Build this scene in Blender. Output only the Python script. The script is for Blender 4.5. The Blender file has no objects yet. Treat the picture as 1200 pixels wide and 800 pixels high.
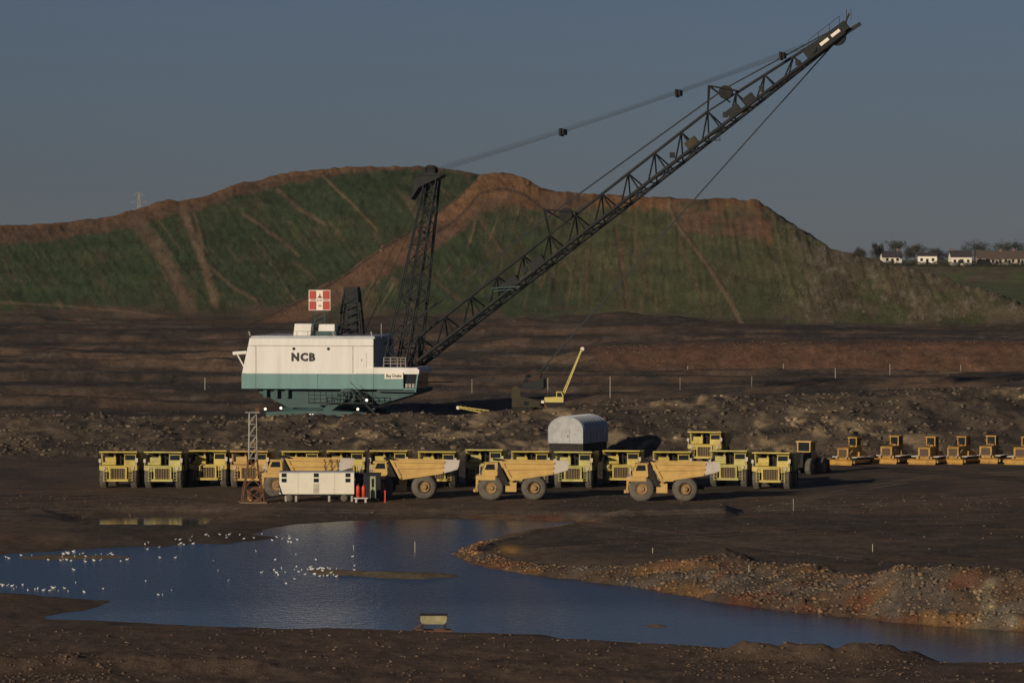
import bpy, math, random
import numpy as np
from mathutils import Vector, Matrix

# ------------------------------------------------------------------ camera, sky, sun
S = bpy.context.scene
H = 26.4                      # camera height above the truck yard
F = 5000.0                    # focal length in pixels of a 1200 px wide picture
YH = 295.0                    # picture row of the horizon
cam = bpy.data.cameras.new("Camera"); cam.lens = F / 1200 * 36; cam.sensor_width = 36
cam.clip_start = 1; cam.clip_end = 30000
cam_o = bpy.data.objects.new("Camera", cam); S.collection.objects.link(cam_o)
cam_o.location = (0, 0, H)
cam_o.rotation_euler = (math.radians(90) - math.atan((400 - YH) / F), 0, 0)
S.camera = cam_o

SUN_EL = 13.0                 # degrees
SUN_AZ = 216.0                # degrees clockwise from +Y: low, behind the camera to the left
world = bpy.data.worlds.new("World"); S.world = world; world.use_nodes = True
wn = world.node_tree.nodes; wl = world.node_tree.links
sky = wn.new("ShaderNodeTexSky"); sky.sky_type = 'NISHITA'; sky.sun_disc = False
sky.sun_elevation = math.radians(SUN_EL); sky.sun_rotation = math.radians(SUN_AZ)
sky.altitude = 100; sky.air_density = 1.0; sky.dust_density = 0.0; sky.ozone_density = 8.0
bg = wn["Background"]; bg.inputs["Strength"].default_value = 0.05
tint = wn.new("ShaderNodeMix"); tint.data_type = 'RGBA'; tint.blend_type = 'MULTIPLY'; tint.inputs[0].default_value = 1.0
tint.inputs[7].default_value = (0.66, 0.565, 0.585, 1)      # the whole sky is a dull, heavy slate blue
hsv = wn.new("ShaderNodeHueSaturation"); hsv.inputs["Saturation"].default_value = 0.75
wl.new(sky.outputs[0], hsv.inputs["Color"]); wl.new(hsv.outputs[0], tint.inputs[6]); wl.new(tint.outputs[2], bg.inputs["Color"])
sun = bpy.data.lights.new("Sun", 'SUN'); sun.energy = 3.5; sun.angle = math.radians(0.6)
sun.color = (1.0, 0.84, 0.63)
sun_o = bpy.data.objects.new("Sun", sun); S.collection.objects.link(sun_o)
az, el = math.radians(SUN_AZ), math.radians(SUN_EL)
to_sun = Vector((math.sin(az) * math.cos(el), math.cos(az) * math.cos(el), math.sin(el)))
sun_o.rotation_euler = to_sun.to_track_quat('Z', 'Y').to_euler()
sun_o.location = (-200, -200, 150)
S.view_settings.view_transform = 'Standard'; S.view_settings.look = 'None'
S.view_settings.exposure = 0.0; S.view_settings.gamma = 1.0
S.view_settings.use_curve_mapping = False
S.render.engine = 'CYCLES'
S.cycles.max_bounces = 6; S.cycles.volume_bounces = 1
S.cycles.use_denoising = True

R = random.Random(7)
rad = math.radians
col = S.collection

# ------------------------------------------------------------------ helpers
def hx(i, j, seed):
    n = (i.astype(np.int64) * 374761393 + j.astype(np.int64) * 668265263 + seed * 974634777) & 0xffffffff
    n = ((n ^ (n >> 13)) * 1274126177) & 0xffffffff
    n = n ^ (n >> 16)
    return (n & 0xffff) / 65535.0
def vnoise(x, y, seed=0):
    i = np.floor(x); j = np.floor(y); fx = x - i; fy = y - j
    fx = fx * fx * (3 - 2 * fx); fy = fy * fy * (3 - 2 * fy)
    a = hx(i, j, seed); b = hx(i + 1, j, seed); c = hx(i, j + 1, seed); d = hx(i + 1, j + 1, seed)
    return (a * (1 - fx) + b * fx) * (1 - fy) + (c * (1 - fx) + d * fx) * fy
def fbm(x, y, o=4, seed=0):
    s = 0.0; a = 0.5; t = 0.0
    for k in range(o):
        s = s + a * vnoise(x * 2 ** k, y * 2 ** k, seed + k * 17); t += a; a *= 0.5
    return s / t          # 0..1
def sst(a, b, x):
    t = np.clip((x - a) / (b - a), 0, 1); return t * t * (3 - 2 * t)
def A1(v): return np.atleast_1d(np.asarray(v, float))

class MB:
    """collects shapes that become one mesh"""
    def __init__(s): s.v = []; s.f = []
    def add(s, vs, fs):
        o = len(s.v); s.v += [tuple(p) for p in vs]; s.f += [tuple(i + o for i in f) for f in fs]; return s
    def hexa(s, p):
        return s.add(p, [(3,2,1,0),(4,5,6,7),(0,1,5,4),(1,2,6,5),(2,3,7,6),(3,0,4,7)])
    def box(s, x0, x1, y0, y1, z0, z1):
        return s.hexa([(x0,y0,z0),(x1,y0,z0),(x1,y1,z0),(x0,y1,z0),(x0,y0,z1),(x1,y0,z1),(x1,y1,z1),(x0,y1,z1)])
    def prism(s, poly, a, b, ax='y'):
        n = len(poly)
        def P(u, w, t): return (u, t, w) if ax == 'y' else ((t, u, w) if ax == 'x' else (u, w, t))
        vs = [P(u, w, a) for u, w in poly] + [P(u, w, b) for u, w in poly]
        fs = [tuple(range(n)), tuple(range(2*n-1, n-1, -1))]
        fs += [(i, i+n, (i+1) % n + n, (i+1) % n) for i in range(n)]
        return s.add(vs, fs)
    def bar(s, p, q, r, n=6, r2=None):
        p = Vector(p); q = Vector(q); d = (q - p).normalized()
        a = d.orthogonal().normalized(); b = d.cross(a); r2 = r if r2 is None else r2
        vs = []
        for c, rr in ((p, r), (q, r2)):
            for k in range(n):
                t = 2 * math.pi * k / n; vs.append(c + a * math.cos(t) * rr + b * math.sin(t) * rr)
        fs = [(k, (k+1) % n, (k+1) % n + n, k + n) for k in range(n)] + [tuple(range(n-1, -1, -1)), tuple(range(n, 2*n))]
        return s.add(vs, fs)
    def beam(s, p, q, w, h):
        """rectangular section bar"""
        p = Vector(p); q = Vector(q); d = (q - p).normalized()
        up = Vector((0, 0, 1)) if abs(d.z) < 0.95 else Vector((1, 0, 0))
        a = d.cross(up).normalized() * (w / 2); b = a.cross(d).normalized() * (h / 2)
        return s.hexa([p-a-b, p+a-b, q+a-b, q-a-b, p-a+b, p+a+b, q+a+b, q-a+b])
    def path(s, pts, r, n=5):
        for a, b in zip(pts[:-1], pts[1:]): s.bar(a, b, r, n)
        return s
    def lathe(s, prof, n=20, c=(0, 0, 0), ax='y'):
        m = len(prof); vs = []
        for k in range(n):
            t = 2 * math.pi * k / n
            for r, h in prof:
                u, w = r * math.cos(t), r * math.sin(t)
                p = (u, h, w) if ax == 'y' else ((h, u, w) if ax == 'x' else (u, w, h))
                vs.append((p[0]+c[0], p[1]+c[1], p[2]+c[2]))
        fs = [(k*m+i, k*m+i+1, ((k+1) % n)*m+i+1, ((k+1) % n)*m+i) for k in range(n) for i in range(m-1)]
        return s.add(vs, fs)
    def mesh(s, name):
        me = bpy.data.meshes.new(name); me.from_pydata(s.v, [], s.f); me.update(); return me
    def build(s, name, mat, parent=None, smooth=False, label=None):
        me = s.mesh(name); me.materials.append(mat)
        import bmesh
        bm = bmesh.new(); bm.from_mesh(me); bmesh.ops.recalc_face_normals(bm, faces=bm.faces); bm.to_mesh(me); bm.free()
        if smooth: me.polygons.foreach_set("use_smooth", [True] * len(me.polygons))
        o = bpy.data.objects.new(name, me); col.objects.link(o); o.parent = parent
        if label: o["label"] = label
        return o

def thing(name, loc, rz=0.0, label=None, cat=None, group=None):
    o = bpy.data.objects.new(name, None); col.objects.link(o); o.empty_display_size = 0.3
    o.location = loc; o.rotation_euler = (0, 0, rz)
    tag(o, label, cat, group); return o
def tag(o, label=None, cat=None, group=None, kind=None):
    if label: o["label"] = label
    if cat: o["category"] = cat
    if group: o["group"] = group
    if kind: o["kind"] = kind
    return o
def copy_tree(o, parent=None):
    c = o.copy(); col.objects.link(c); c.parent = parent
    for ch in list(KIDS[o.name]): copy_tree_k(ch, c)
    return c
KIDS = {}
def copy_tree_k(ch, parent):
    c = ch.copy(); col.objects.link(c); c.parent = parent
    for g in KIDS.get(ch.name, []): copy_tree_k(g, c)
def remember(root):
    def rec(o):
        KIDS[o.name] = list(o.children)
        for k in o.children: rec(k)
    bpy.context.view_layer.update(); rec(root)
UNIT = {}
def member(name, p, q, r, mat, parent, n=6):
    """one straight lattice member: a shared unit tube stretched between two points"""
    key = (n, mat.name)
    if key not in UNIT:
        m = MB().bar((0, 0, 0), (0, 0, 1), 1.0, n); me = m.mesh("tube"); me.materials.append(mat); UNIT[key] = me
    o = bpy.data.objects.new(name, UNIT[key]); col.objects.link(o); o.parent = parent
    p = Vector(p); q = Vector(q); d = q - p
    o.location = p; o.rotation_euler = d.to_track_quat('Z', 'Y').to_euler(); o.scale = (r, r, d.length)
    return o

# ------------------------------------------------------------------ materials
def mat(name, c, rough=0.6, metal=0.0, dirt=0.25, dirt_c=(0.07, 0.05, 0.035), scale=0.9, bump=0.0, spec=0.3, emit=0, zs=1.0):
    m = bpy.data.materials.new(name); m.use_nodes = True
    n = m.node_tree.nodes; l = m.node_tree.links; b = n["Principled BSDF"]
    b.inputs["Roughness"].default_value = rough; b.inputs["Metallic"].default_value = metal
    b.inputs["Specular IOR Level"].default_value = spec
    tc = n.new("ShaderNodeTexCoord")
    nz = n.new("ShaderNodeTexNoise"); nz.inputs["Scale"].default_value = scale; nz.inputs["Detail"].default_value = 6
    nz.inputs["Roughness"].default_value = 0.65
    geo = n.new("ShaderNodeNewGeometry"); mpp = n.new("ShaderNodeMapping"); mpp.inputs["Scale"].default_value = (1, 1, zs)
    l.new(geo.outputs["Position"], mpp.inputs["Vector"]); l.new(mpp.outputs[0], nz.inputs["Vector"])
    mr = n.new("ShaderNodeMapRange"); mr.inputs[1].default_value = 0.42; mr.inputs[2].default_value = 0.78
    mr.inputs[3].default_value = 0.0; mr.inputs[4].default_value = min(1.0, dirt * 2)
    l.new(nz.outputs["Fac"], mr.inputs[0])
    mx = n.new("ShaderNodeMix"); mx.data_type = 'RGBA'
    mx.inputs[6].default_value = (*c, 1); mx.inputs[7].default_value = (*dirt_c, 1)
    l.new(mr.outputs[0], mx.inputs[0]); l.new(mx.outputs[2], b.inputs["Base Color"])
    if bump:
        bp = n.new("ShaderNodeBump"); bp.inputs["Strength"].default_value = bump
        l.new(nz.outputs["Fac"], bp.inputs["Height"]); l.new(bp.outputs[0], b.inputs["Normal"])
    if emit:
        b.inputs["Emission Color"].default_value = (*c, 1); b.inputs["Emission Strength"].default_value = emit
    return m

def earth_mat(name, var=0.55, bump=0.6, scales=(0.25, 1.3, 6.0), spec=0.12, dist=0.35):
    m = bpy.data.materials.new(name); m.use_nodes = True
    n = m.node_tree.nodes; l = m.node_tree.links; b = n["Principled BSDF"]
    b.inputs["Roughness"].default_value = 0.95; b.inputs["Specular IOR Level"].default_value = spec
    at = n.new("ShaderNodeAttribute"); at.attribute_name = "albedo"
    tc = n.new("ShaderNodeTexCoord")
    outs = []
    for sc in scales:
        nz = n.new("ShaderNodeTexNoise"); nz.inputs["Scale"].default_value = sc; nz.inputs["Detail"].default_value = 5
        nz.inputs["Roughness"].default_value = 0.7
        l.new(tc.outputs["Object"], nz.inputs["Vector"]); outs.append(nz)
    ad = n.new("ShaderNodeMath"); ad.operation = 'ADD'
    l.new(outs[0].outputs["Fac"], ad.inputs[0]); l.new(outs[1].outputs["Fac"], ad.inputs[1])
    mr = n.new("ShaderNodeMapRange"); mr.inputs[1].default_value = 0.68; mr.inputs[2].default_value = 1.32
    mr.inputs[3].default_value = 1 - var; mr.inputs[4].default_value = 1 + var
    l.new(ad.outputs[0], mr.inputs[0])
    vm = n.new("ShaderNodeVectorMath"); vm.operation = 'SCALE'
    l.new(at.outputs["Color"], vm.inputs[0]); l.new(mr.outputs[0], vm.inputs["Scale"])
    l.new(vm.outputs[0], b.inputs["Base Color"])
    a2 = n.new("ShaderNodeMath"); a2.operation = 'ADD'
    l.new(outs[1].outputs["Fac"], a2.inputs[0]); l.new(outs[2].outputs["Fac"], a2.inputs[1])
    bp = n.new("ShaderNodeBump"); bp.inputs["Strength"].default_value = bump; bp.inputs["Distance"].default_value = dist
    l.new(a2.outputs[0], bp.inputs["Height"]); l.new(bp.outputs[0], b.inputs["Normal"])
    return m

M = {}
M['white'] = mat("weathered_white_paint", (0.74, 0.73, 0.70), 0.5, dirt=0.22, dirt_c=(0.50, 0.44, 0.35), scale=0.9, zs=0.12)
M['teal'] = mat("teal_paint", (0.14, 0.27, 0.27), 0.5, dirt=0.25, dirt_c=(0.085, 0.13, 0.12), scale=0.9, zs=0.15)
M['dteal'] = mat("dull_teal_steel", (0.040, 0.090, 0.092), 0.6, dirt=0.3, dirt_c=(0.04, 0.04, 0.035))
M['steel'] = mat("dark_boom_steel", (0.009, 0.013, 0.015), 0.7, dirt=0.25, dirt_c=(0.05, 0.035, 0.025))
M['rope'] = mat("greased_wire_rope", (0.035, 0.042, 0.050), 0.7, dirt=0.1)
M['black'] = mat("black_rubber_and_grease", (0.012, 0.012, 0.012), 0.8, dirt=0.2)
M['letters'] = mat("black_lettering_paint", (0.015, 0.014, 0.013), 0.5, dirt=0.05)
M['red'] = mat("red_sign_paint", (0.42, 0.045, 0.03), 0.5, dirt=0.1)
M['signwhite'] = mat("sign_white_paint", (0.80, 0.74, 0.64), 0.5, dirt=0.05)
M['roof'] = mat("pale_grey_roof_sheet", (0.45, 0.47, 0.50), 0.5, dirt=0.15)
M['tyre'] = mat("dusty_tyre_rubber", (0.135, 0.122, 0.100), 0.9, dirt=0.35, dirt_c=(0.03, 0.028, 0.025), scale=2.0)
M['glass'] = mat("dark_window_glass", (0.015, 0.02, 0.022), 0.12, dirt=0.05, spec=0.6)
M['chassis'] = mat("oily_black_chassis", (0.02, 0.018, 0.016), 0.8, dirt=0.2)
M['steelworn'] = mat("bright_worn_steel", (0.55, 0.50, 0.45), 0.5, dirt=0.2, dirt_c=(0.25, 0.18, 0.12))
M['lemon'] = mat("faded_lemon_yellow_paint", (0.56, 0.45, 0.11), 0.55, dirt=0.36, dirt_c=(0.22, 0.15, 0.06))
M['greeny'] = mat("greenish_yellow_paint", (0.50, 0.45, 0.15), 0.55, dirt=0.36, dirt_c=(0.18, 0.15, 0.07))
M['ochre'] = mat("ochre_yellow_paint", (0.54, 0.36, 0.12), 0.55, dirt=0.36, dirt_c=(0.24, 0.14, 0.06))
M['orange'] = mat("orange_yellow_paint", (0.58, 0.385, 0.125), 0.55, dirt=0.32, dirt_c=(0.34, 0.18, 0.07))
M['dozer'] = mat("dozer_yellow_paint", (0.44, 0.25, 0.05), 0.6, dirt=0.5, dirt_c=(0.16, 0.09, 0.04), scale=1.6)
M['crane'] = mat("pale_crane_yellow", (0.60, 0.50, 0.16), 0.55, dirt=0.15, dirt_c=(0.25, 0.18, 0.07))
M['grille'] = mat("brown_radiator_core", (0.09, 0.06, 0.04), 0.8, dirt=0.3)
M['rust'] = mat("rusty_brown_steel", (0.16, 0.075, 0.04), 0.85, dirt=0.3, dirt_c=(0.05, 0.03, 0.02), scale=1.5)
M['rimtan'] = mat('dusty_tan_rim', (0.34, 0.22, 0.10), 0.7, dirt=0.4, dirt_c=(0.12, 0.08, 0.05), scale=2)
M['grime_shade'] = mat('grime_and_shade_brown', (0.055, 0.045, 0.025), 0.8, dirt=0.4, dirt_c=(0.02, 0.016, 0.012))  # real grime on machines; on truck headboards it carries the canopy shade
M['slat'] = mat('dull_mustard_slat', (0.26, 0.20, 0.08), 0.7, dirt=0.3)
M['greysteel'] = mat("galvanised_lattice_steel", (0.38, 0.36, 0.33), 0.6, dirt=0.25)
M['caravan'] = mat("cream_caravan_panel", (0.76, 0.72, 0.60), 0.55, dirt=0.12, dirt_c=(0.35, 0.28, 0.2))
M['navy'] = mat("dark_navy_panel", (0.012, 0.014, 0.022), 0.7, dirt=0.1)
M['palegreen'] = mat("pale_green_door_paint", (0.34, 0.36, 0.22), 0.6, dirt=0.2)
M['gas'] = mat("red_gas_bottle", (0.62, 0.07, 0.035), 0.4, dirt=0.1)
M['hut'] = mat("grey_corrugated_sheet", (0.38, 0.39, 0.40), 0.5, dirt=0.25)
M['huttop'] = mat("blue_grey_curved_sheet", (0.34, 0.38, 0.42), 0.45, dirt=0.15)
M['post'] = mat("white_marker_post_paint", (0.36, 0.34, 0.29), 0.7, dirt=0.3)
M['gull'] = mat("white_gull_feathers", (0.85, 0.84, 0.82), 0.7, dirt=0.05, dirt_c=(0.4, 0.4, 0.42), scale=6)
M['render'] = mat("cream_house_render", (0.80, 0.74, 0.62), 0.8, dirt=0.08, dirt_c=(0.5, 0.42, 0.32), scale=0.3)
M['shadedrender'] = mat('shaded_cream_render', (0.46, 0.41, 0.32), 0.85, dirt=0.2, scale=0.4)  # cream darkened so the terrace fronts carry part shade in their colour
M['slate'] = mat("dark_slate_roof", (0.06, 0.05, 0.055), 0.8, dirt=0.2)
M['browntile'] = mat("brown_tiled_roof", (0.10, 0.075, 0.06), 0.85, dirt=0.2)
M['brick'] = mat("red_brick_stack", (0.22, 0.11, 0.08), 0.85, dirt=0.2)
M['bark'] = mat("winter_bark", (0.055, 0.045, 0.035), 0.9, dirt=0.2)
M['twig'] = mat("bare_winter_twigs", (0.050, 0.046, 0.034), 0.95, dirt=0.3, dirt_c=(0.03, 0.035, 0.02), scale=0.5)
M['lamp'] = mat("lit_floodlight_lens", (1.0, 0.93, 0.85), 0.3, dirt=0.0, emit=0.7)
M['earth'] = earth_mat("mine_earth")
M['rock'] = earth_mat("broken_rock", var=0.35, bump=0.3, scales=(0.8, 3.0, 9.0), dist=0.1)
M['hillearth'] = earth_mat("restored_spoil_heap_soil", var=0.5, bump=0.8, scales=(0.15, 1.4, 4.5), dist=0.5)

# ------------------------------------------------------------------ the lie of the land
WL = -1.0                                        # pond level
def on_plane(px, py, z=WL):
    Y = (H - z) * F / (py - YH); return ((px - 600) / F * Y, Y)
POND = [(-140,650),(-60,651),(0,650),(60,646),(100,643),(150,641),(190,641),(230,637),(270,638),(300,633),(322,630),(300,626),
        (318,619),(350,614),(390,611),(440,609),(500,608),(560,608),(600,610),(640,611),(692,612),(640,620),(600,626),(572,633),(545,641),
        (529,650),(540,656),(565,663),(600,670),(650,677),(720,685),(780,694),(850,706),(920,716),(1000,724),(1060,730),
        (1120,735),(1200,740),(1300,742),(1340,760),(1300,780),(1200,777),(1120,778),(1060,772),(1000,765),(950,763),(900,762),
        (800,756),(720,752),(660,748),(640,743),(600,744),(540,742),(440,739),(330,738),(250,735),(150,730),(60,727),
        (48,723),(100,715),(122,709),(128,704),(60,699),(0,695),(-60,694),(-140,694)]
PUDDLE = [(118,607),(160,604),(215,603),(248,606),(240,613),(190,620),(140,621),(112,615)]
ISLE = [(350,669),(372,667),(400,669),(440,671),(480,672),(536,673),(541,676),(500,679),(450,678),(410,675),(370,674)]
ISLET = [(748,733),(770,731),(792,734),(770,737)]
SPIT = [(20,652),(60,650),(100,651),(150,651),(158,653),(120,655),(60,656),(20,656)]
def wpoly(p): return np.array([on_plane(a, b) for a, b in p])
def sdist(X, Y, poly):
    """signed distance, positive outside"""
    n = len(poly); best = np.full(X.shape, 1e9); ins = np.zeros(X.shape, bool)
    for k in range(n):
        ax, ay = poly[k]; bx, by = poly[(k + 1) % n]
        dx, dy = bx - ax, by - ay; L = dx * dx + dy * dy + 1e-12
        t = np.clip(((X - ax) * dx + (Y - ay) * dy) / L, 0, 1)
        best = np.minimum(best, (X - ax - t * dx) ** 2 + (Y - ay - t * dy) ** 2)
        c = ((ay > Y) != (by > Y)); xx = ax + (Y - ay) / (by - ay + 1e-12) * dx
        ins ^= c & (X < xx)
    d = np.sqrt(best); return np.where(ins, -d, d)
WP, WPUD, WI, WIT, WS = map(wpoly, (POND, PUDDLE, ISLE, ISLET, SPIT))

COLS = [
 (-400, [(20,0.3),(250,0),(540,0),(558,2.4),(574,4.3),(592,3.4),(700,3.8),(806,4.4),(816,5.8),(900,6.2),(1000,8.2),(1060,9),(1300,12),(1650,14),(3000,14),(16000,12)]),
 (0,    [(20,0.3),(250,0),(540,0),(556,2.2),(572,4.3),(592,3.2),(700,3.6),(806,4.2),(816,5.6),(900,6.0),(1000,8.2),(1060,9),(1300,12),(1650,14),(3000,14),(16000,12)]),
 (260,  [(20,0.3),(250,0),(540,0),(556,2.0),(572,4.3),(592,2.5),(670,2.4),(800,3.8),(814,4.9),(900,6.0),(1000,8.4),(1060,9.2),(1300,12),(1650,14),(3000,14),(16000,12)]),
 (520,  [(20,0.3),(250,0),(540,0),(555,2.3),(570,4.6),(592,2.5),(670,2.4),(800,3.0),(900,5.0),(1000,9.0),(1060,10),(1300,12),(1650,16),(3000,14),(16000,12)]),
 (640,  [(20,0.3),(250,0),(546,0),(556,2.4),(572,5.2),(592,3.9),(700,3.2),(840,3.0),(870,5.5),(1000,9.2),(1060,10),(1300,12),(1650,16),(3000,14),(16000,12)]),
 (720,  [(20,0.3),(250,0),(546,0),(556,2.6),(574,6.3),(600,5.0),(700,3.6),(846,2.6),(860,6.6),(900,7.2),(1000,9.4),(1060,9.6),(1300,12),(1650,18),(3000,14),(16000,12)]),
 (1000, [(20,0.3),(250,0),(544,0),(555,3.4),(574,7.1),(640,5.6),(700,4.5),(848,2.2),(862,7.5),(1000,8.2),(1060,8.6),(1300,10.5),(1450,12.2),(1595,14.8),(1650,21.8),(1750,22),(3000,18),(16000,12)]),
 (1200, [(20,0.3),(250,0),(548,0),(560,3.8),(580,8.0),(640,6.2),(700,5.0),(848,2.2),(862,7.7),(1000,8.3),(1060,8.5),(1300,10.2),(1450,12.0),(1595,14.5),(1650,21.3),(1750,22),(3000,18),(16000,12)]),
 (1600, [(20,0.3),(250,0),(548,0),(560,3.8),(580,8.0),(640,6.2),(700,5.0),(848,2.2),(862,7.7),(1000,8.3),(1060,8.5),(1300,10.2),(1450,12.0),(1595,14.5),(1650,21.0),(1750,22),(3000,18),(16000,12)]),
]
CPX = np.array([c[0] for c in COLS], float)
def table(px, Y):
    zs = [np.interp(Y, [k[0] for k in c[1]], [k[1] for k in c[1]]) for c in COLS]
    out = np.zeros_like(Y)
    p = np.clip(px, CPX[0], CPX[-1])
    for i in range(len(COLS) - 1):
        a, b = CPX[i], CPX[i + 1]
        m = (p >= a) & ((p < b) if i < len(COLS) - 2 else (p <= b))
        t = (p - a) / (b - a); t = t * t * (3 - 2 * t)
        out = np.where(m, zs[i] * (1 - t) + zs[i + 1] * t, out)
    return out
RA = np.array([(-900,330),(-300,285),(0,265),(60,261),(130,251),(165,243),(230,232),(285,213),(330,204),(400,196),(450,194),(520,197),(560,203),(640,222),(760,250),(900,330),(1000,400)], float)
RB = np.array([(240,402),(290,380),(350,352),(400,324),(450,288),(500,258),(540,227),(562,204),(590,203),(615,209),(640,223),(680,225),(740,227),(800,233),(860,235),(890,238),(915,254),(950,274),(975,290),(1010,301),(1060,315),(1120,332),(1200,358),(1320,398)], float)
YA0, KA, YB0, KB = 1085.0, 0.34, 1030.0, 0.42       # toes and steepness of the two tipped faces
def tip(px, Y, base, prof, y0, k, wob, flat, back):
    y0 = y0 + 10 * (fbm(px / 170, px * 0 + y0, 2, 47) - .5)
    yr = prof + wob
    a = (YH - yr) / F
    zr = (H + a * (y0 - base / k)) / (1 - a / k)              # height of the crest seen at picture row yr
    y1 = y0 + np.maximum(zr - base, 0.5) / k
    t = np.clip((Y - y0) / (y1 - y0), 0, 1); pr = 0.72 * t + 0.28 * t * t * (3 - 2 * t)
    h = base + (zr - base) * pr
    h = h + (sst(.80, .97, t)) * (0.9 * (fbm(px / 14, Y / 9, 3, 5) - 0.5))
    h = np.where(Y > y1, h - np.maximum(Y - y1 - flat, 0) * back, h)
    return np.where(zr > base, h, base - 1)
def hills(px, Y, base):
    b0 = 9.0
    a = tip(px, Y, b0, np.interp(px, RA[:, 0], RA[:, 1]), YA0, KA, 0.0, 4, 0.12)
    b = tip(px, Y, b0, np.interp(px, RB[:, 0], RB[:, 1], left=420, right=420), YB0, KB, 0.0, 9, 0.42)
    return a, b
SPH = np.array([(500,0.3),(560,0.55),(640,0.55),(700,0.9),(760,1.3),(800,2.0),(850,2.9),(900,2.4),(960,2.3),(1020,2.4),(1055,3.7),(1100,3.6),(1150,3.5),(1200,3.9),(1300,3.8)], float)
SPD = np.array([(500,1.5),(640,2.5),(700,3.2),(760,5),(850,8.5),(1000,8.5),(1200,9.5),(1300,9.5)], float)
def land(X, Y, full=False):
    X = A1(X); Y = A1(Y)
    px = X / Y * F + 600
    z = table(px, Y)
    # rough banks, smooth yard
    rough = np.interp(Y, [20,250,300,465,530,543,556,578,600,800,835,870,1000,1030,1300,2000], [.5,.4,.28,.22,.10,.5,1.5,1.4,.55,.6,.8,.8,.6,.5,.6,1.0])
    n1 = fbm(X / 7, Y / 9, 4, 3) - 0.5
    n2 = fbm(X / 1.6, Y / 2.2, 4, 11) - 0.5
    yard = sst(440, 452, Y) * (1 - sst(533, 545, Y))
    z = z + rough * (1.2 * n1 + 0.55 * n2) * (1 - 0.86 * yard)
    z = z + sst(660, 720, Y) * (1 - sst(990, 1025, Y)) * (1 - .8 * sst(830, 845, Y) * (1 - sst(862, 880, Y)) * sst(680, 730, px)) * 2.6 * (fbm(X / 55, Y / 22, 3, 71) - 0.5)
    sw = (Y + 40 * fbm(X / 70, Y / 90, 3, 73)) / 52; fr = sw - np.floor(sw)
    z = z + sst(600, 640, Y) * (1 - sst(985, 1020, Y)) * (1 - sst(830, 845, Y) * (1 - sst(870, 890, Y)) * sst(660, 720, px)) * (1.4 * (sst(.88, 1, fr) - fr) + .7)
    z = z + 5.0 * np.maximum(fbm(X / 26, Y / 15, 4, 83) - .45, 0) * 1.1 * sst(960, 995, Y) * (1 - sst(1040, 1062, Y)) * np.interp(px, [0, 480, 560, 850, 900, 1200], [1.2, 1.0, 1.3, 1.2, .6, .8])
    dmach = ((px - 390) / 130) ** 2 + ((Y - 625) / 40) ** 2       # levelled pad of the big machine
    z = np.where(dmach < 1, z * sst(0.7, 1.0, dmach) + 2.4 * (1 - sst(0.7, 1.0, dmach)), z)
    # pond basin and shores
    near = Y < 470
    if near.any():
        xs, ys = X[near], Y[near]; q = px[near]
        sd = sdist(xs, ys, WP); pud = sdist(xs, ys, WPUD)
        wob = 2.2 * (fbm(xs / 2.6, ys / 6, 4, 41) - 0.5)
        sd = sd + wob * 0.9; pud = pud + wob * 0.7
        zz = z[near]
        lz = WL + 0.10 * np.clip(sd, -30, 8) + 0.02 * np.clip(sd - 8, 0, 20)
        w = sst(4, 22, sd)
        zz = lz * (1 - w) + zz * w + np.where(sd > 0.8, 0.45, 0.0) * (rough[near] * n2[near])
        # raised rubble spit on the right
        hh = np.interp(q, SPH[:, 0], SPH[:, 1]); dd = np.interp(q, SPD[:, 0], SPD[:, 1])
        side = sst(500, 545, q) * sst(0, 6, ys - np.interp(q, [500, 1300], [352, 285]))
        u = sd / dd
        crest = np.where(u < 1, np.clip(u, 0, 1) ** 0.8, 1 - 0.75 * sst(1.0, 2.2, u))
        lump = 0.75 + 0.7 * (fbm(xs / 5, ys / 6, 3, 77) - 0.3)
        bz = WL + hh * crest * lump + 0.35 * (fbm(xs / 1.3, ys / 1.6, 2, 5) - 0.5) * (u < 1.3) * np.minimum(hh, 2)
        zz = np.where((side > 0.5) & (sd > 0), np.where(u < 1.3, bz, np.maximum(zz, bz)), zz)
        # dark foreground ridges at the bottom of the picture
        rid = np.exp(-((ys - (276 + 3 * np.sin(xs / 5) + 0.45 * (xs - 14))) / 2.0) ** 2) * sst(12, 16, xs) * (1 - sst(24, 29, xs))
        zz = zz + 1.1 * rid * (0.5 + fbm(xs / 1.5, ys / 2, 2, 8))
        rid2 = np.exp(-((ys - (269 + 3 * np.sin(xs / 5))) / 2.5) ** 2) * (1 - sst(-26, -2, xs))
        zz = zz + 0.9 * rid2 * (0.4 + fbm(xs / 2, ys / 2, 2, 18))
        zz = np.where(pud < 0.5, np.minimum(zz, WL + 0.12 * pud), zz)
        wp = sst(0.5, 7, pud); zz = np.where(pud < 7, zz * wp + (WL + 0.06 * np.maximum(pud, 0) + np.minimum(0.12 * pud, 0)) * (1 - wp), zz)
        for ip, hgt in ((WI, 0.32), (WIT, 0.3), (WS, 0.22)):
            si = sdist(xs, ys, ip) + wob * 0.5 + 0.35
            zz = np.where(si < 1.2, np.maximum(zz, WL + hgt * np.clip(-si * 0.5, -1, 1) + 0.05 * (n2[near])), zz)
        z[near] = zz
    far = Y > 1020
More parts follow.
